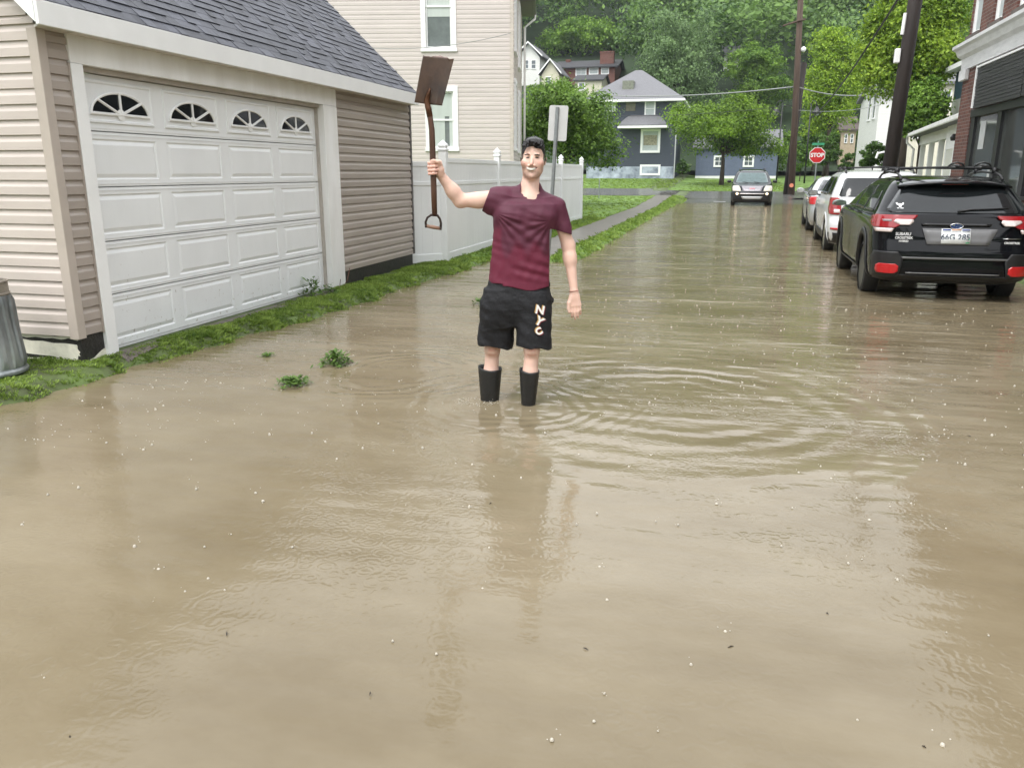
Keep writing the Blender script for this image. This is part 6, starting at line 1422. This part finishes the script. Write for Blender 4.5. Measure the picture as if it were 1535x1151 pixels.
# stop sign with street name plate
sx_ = atY(1225, 233, 46); z0 = float(zg(sx_.x, 46)); SG = thing('stop_sign', 'red octagonal stop sign with green street name plate on top', 'sign', (sx_.x, 46, z0), -YAW*0)
b = MB(); b.tube([(0,.03,-.2), (0,.03,sx_.z-z0+.72)], .03, 6); b.build('post', galp, SG)
zc_ = sx_.z-z0; octo = lambda r: [(r*math.cos(R(22.5+45*k)), zc_+r*math.sin(R(22.5+45*k))) for k in range(8)]
b = MB(); b.prism(octo(.42), -.012, 0, lambda p, q, h: (p, h, q)); pn = b.build('sign_border', mat('sign_white', (.75,.75,.75), .35, var=.03), SG)
b = MB(); b.prism(octo(.385), -.018, -.0125, lambda p, q, h: (p, h, q)); rp_o = b.build('sign_face', mat('sign_red', (.55,.015,.02), .35, var=.05), SG)
text('lettering', 'STOP', .27, mat('sign_white', (.75,.75,.75), .35), rp_o, Matrix.Translation((0, -.022, zc_)) @ Matrix.Rotation(R(90), 4, 'X'), .002, bold=.012)
b = MB(); b.box(-.30,.30,-.012,.012,zc_+.50,zc_+.62); b.build('name_plate', mat('sign_green', (.05,.30,.16), .4, var=.1), SG); b = MB(); b.box(-.012,.012,-.25,.25,zc_+.635,zc_+.72); b.build('name_plate', mat('sign_green', (.05,.30,.16), .4), SG)
# the sign seen from behind, right of the man's head
q0, q1 = atY(827, 300, 12.9), atY(835.6, 162, 12.9); SN = thing('street_sign', 'blank grey back of a small street sign on a leaning galvanised post behind the man', 'sign', (q0.x, 12.9, 0.0)); ln_ = Vector((q1.x-q0.x, 0, q1.z-q0.z)).normalized(); bs = Vector((0,0,0))-ln_*.1+Vector((0,0,0)); off_ = Vector((q0.x-(q0.z)*ln_.x/ln_.z-q0.x, 0, 0))
top_ = Vector((q1.x-q0.x, 0, q1.z))+ln_*.01; b = MB(); path = [off_-ln_*.2, top_]
w_ = Vector((ln_.z, 0, -ln_.x))
prof = [(-.030,.012),(-.020,.012),(-.014,-.02),(.014,-.02),(.020,.012),(.030,.012),(.030,.006),(.018,-.028),(-.018,-.028),(-.030,.006)]
b.loft([[p+w_*a+Vector((0,c,0)) for a, c in prof] for p in path]); b.build('post', galp, SN)
cen = Vector(((atY(836, 185, 12.9).x)-q0.x, .02, atY(836, 185, 12.9).z)); rr = []
for cx_, cz_, a0_ in ((.12,.235,0), (-.12,.235,90), (-.12,-.235,180), (.12,-.235,270)):
    for t in np.linspace(0, 90, 5): rr.append((cx_+.03*math.cos(R(a0_+t)), cz_+.03*math.sin(R(a0_+t))))
b = MB(); b.prism(rr, 0, .003, lambda p, q, h: tuple(cen+w_*p*1.0+ln_*q+Vector((0,h,0)))); b.build('sign_panel', mat('sign_back', (.58,.58,.57), .45, .1, var=.05), SN)
# little marker post on the lawn
q = atY(898, 290, 43); mp_ = thing('marker_post', 'thin grey marker post standing in the lawn beyond the fence', 'post', (q.x, 43, float(zg(q.x, 43)))); b = MB(); b.tube([(0,0,-.1), (0,0,.92)], .025, 8); b.lathe([(.03,.92),(.03,.97),(.005,1.)], 8); b.build('shaft', galp, mp_)

# ------------------------------------------------------------------ grass, weeds
gl1 = leafmat('grass_blades', (.070,.14,.018), (.34,.46,.09), 3.5, .35)
def blades(name, label, n, xf, yr, hr, w, seed, m=gl1, per=14, spread=.022, lean=.9):
    """tufts of blades: each tuft fans out from its own root"""
    g = np.random.default_rng(seed); nt_ = n//per; Yc = g.uniform(yr[0], yr[1], nt_); x0, x1 = xf(Yc); Xc = x0+(x1-x0)*g.random(nt_); Zc = zg(Xc, Yc)
    cov = .5+.5*np.sin(Xc*6.1+2.3*np.sin(Yc*1.9)+np.sin(Yc*5.7))*np.sin(Yc*4.1+1.7*np.sin(Xc*5)); k = (g.random(nt_) < np.clip(1+(Zc-.012)/.06, 0, 1)**1.5)*(g.random(nt_) < .42+.65*cov) > 0
    Xc, Yc, Zc, cov = Xc[k], Yc[k], Zc[k], cov[k]; nt_ = len(Xc); ci = np.repeat(np.arange(nt_), per); n = len(ci); a = g.uniform(0, 6.28, n); r = spread*g.random(n)
    X, Y = Xc[ci]+np.cos(a)*r, Yc[ci]+np.sin(a)*r; Z = np.maximum(Zc[ci], -.010); hh = g.uniform(hr[0], hr[1], nt_)*(.65+.6*cov); h = hh[ci]*g.uniform(.5, 1.15, n); a2 = a+g.normal(size=n)*.5; l = np.stack([np.cos(a2), np.sin(a2)], 1)*(h*g.uniform(.2, lean, n))[:,None]
    c, s_ = -np.sin(a2)*w, np.cos(a2)*w; P = np.stack([X, Y, Z-.005], 1); z = np.zeros(n)
    V = np.stack([P+np.stack([-c,-s_,z],1), P+np.stack([c,s_,z],1), P+np.stack([c*.8+l[:,0]*.55,s_*.8+l[:,1]*.55,h*.7],1), P+np.stack([l[:,0]*1.15,l[:,1]*1.15,h*.9],1)], 1).reshape(-1, 3)
    return tag(npmesh(name, V, np.arange(4*n).reshape(-1, 4), m), label, 'grass', None, 'stuff')
edge_ = lambda Y: np.interp(Y, [-5,4,5.3,7,10,12.5,14,60], [-4.60,-4.42,-4.30,-4.04,-3.92,-3.80,-3.9,-3.93])
blades('verge_grass', 'wet green grass verge along the garage', 270000, lambda Y: (np.where(Y < 5.0, -6.2, np.where((Y > 5.3) & (Y < 9), -4.63+.05*np.sin(Y*3), -4.70)), edge_(Y)+.22), (3.2, 12.4), (.014, .042), .0026, 41)
blades('fence_grass', 'grass strip between the fence and the sidewalk', 50000, lambda Y: (np.full_like(Y, -4.46), np.full_like(Y, -3.90)), (12.2, 27), (.03, .07), .005, 42, spread=.04)
blades('strip_grass', 'bright grass strip between the sidewalk and the flooded street', 60000, lambda Y: (np.full_like(Y, -3.02), np.full_like(Y, -2.22)), (12.2, 46), (.03, .08), .007, 43, spread=.06)
blades('lawn_grass', 'mown lawn beyond the fence and by the blue house', 60000, lambda Y: (np.full_like(Y, -14.), np.full_like(Y, -3.92)), (25.2, 46), (.03, .07), .012, 44, spread=.1)
blades('far_lawn_grass', 'lawn in front of the blue house', 50000, lambda Y: (np.full_like(Y, -16.), np.full_like(Y, 4.)), (56.2, 75), (.04, .10), .022, 45, spread=.16)
wd = leafmat('weed_leaf', (.05,.11,.02), (.17,.28,.06), 8, .3)
def weed(label, p, r, h, n, size, seed, name='weed', cat='weed'):
    g = np.random.default_rng(seed); W_ = thing(name, label, cat, p); b = MB()
    for i in range(max(5, n//14)): a = g.uniform(0, 6.28); q = r*g.random(); b.tube([(q*.3*math.cos(a), q*.3*math.sin(a), -.02), (q*math.cos(a), q*math.sin(a), h*g.uniform(.5, 1))], [.002,.001], 4)
    b.build('stem', mat('weed_stem', (.08,.13,.03), .6), W_)
    X = g.normal(size=(n, 2))*r*.5; Z = h*g.random(n)**.8*np.exp(-(X**2).sum(1)/(r*r)*.9); V = []
    for i in range(n):
        a = g.uniform(0, 6.28); t = np.array([math.cos(a), math.sin(a), g.uniform(-.1, .9)]); t /= np.linalg.norm(t); s_ = np.array([-math.sin(a), math.cos(a), 0])*.28; P = np.array([X[i,0], X[i,1], Z[i]]); L_ = size*g.uniform(.6, 1.3); V += [P, P+t*L_*.5+s_*L_, P+t*L_, P+t*L_*.5-s_*L_]
    npmesh('leaves', V, np.arange(4*n).reshape(-1, 4), wd, W_)
weed('leafy green weed clump poking out of the water nearest the garage door', gz(503, 546), .10, .11, 260, .045, 51)
weed('low spreading green weed clump nearest the camera in the flood water', gz(440, 576), .11, .06, 240, .04, 52)
weed('tiny flat tuft of weeds in the water off the verge', gz(400, 534), .05, .025, 70, .03, 53)
weed('small tuft of weeds in the water just left of the shorts', gz(722, 455), .09, .05, 90, .05, 54)
pl_ = gz(474, 446, .07); weed('upright leafy weed growing at the foot of the white garage door jamb', (pl_.x-.05, pl_.y, .07), .10, .27, 120, .06, 55, 'plant', 'plant')
weed('short weeds at the base of the right garage door jamb', (XG+.12, 8.75, .08), .12, .12, 90, .045, 56, 'plant', 'plant')
b = MB(); r_ = (XG+.10, 9.15, .08); b.tube([r_, (r_[0]+.05, r_[1]+.06, .2), (r_[0]+.04, r_[1]+.16, .33)], .004, 5); b.tube([(r_[0],r_[1]-.08,.07),(r_[0]+.03,r_[1]-.09,.22)], .004, 5); tag(b.build('dead_stalk', mat('reddish_stalk', (.16,.07,.05), .7)), 'thin reddish dead stalk leaning by the right garage door jamb', 'stalk')

# ------------------------------------------------------------------ rain haze
hz_ = MB(); hz_.box(-170, 210, -70, 300, -3, 130); m = bpy.data.materials.new('haze'); t, N, L = nt(m); N.remove(N['Principled BSDF']); pv = N.new('ShaderNodeVolumePrincipled'); pv.inputs['Color'].default_value = (.86,.92,.98,1); pv.inputs['Density'].default_value = .0003; pv.inputs['Anisotropy'].default_value = .2
L.new(pv.outputs[0], N['Material Output'].inputs['Volume'])
HAZE = True
if HAZE: tag(hz_.build('haze', m), 'thin rain haze over the valley', None, None, 'stuff')
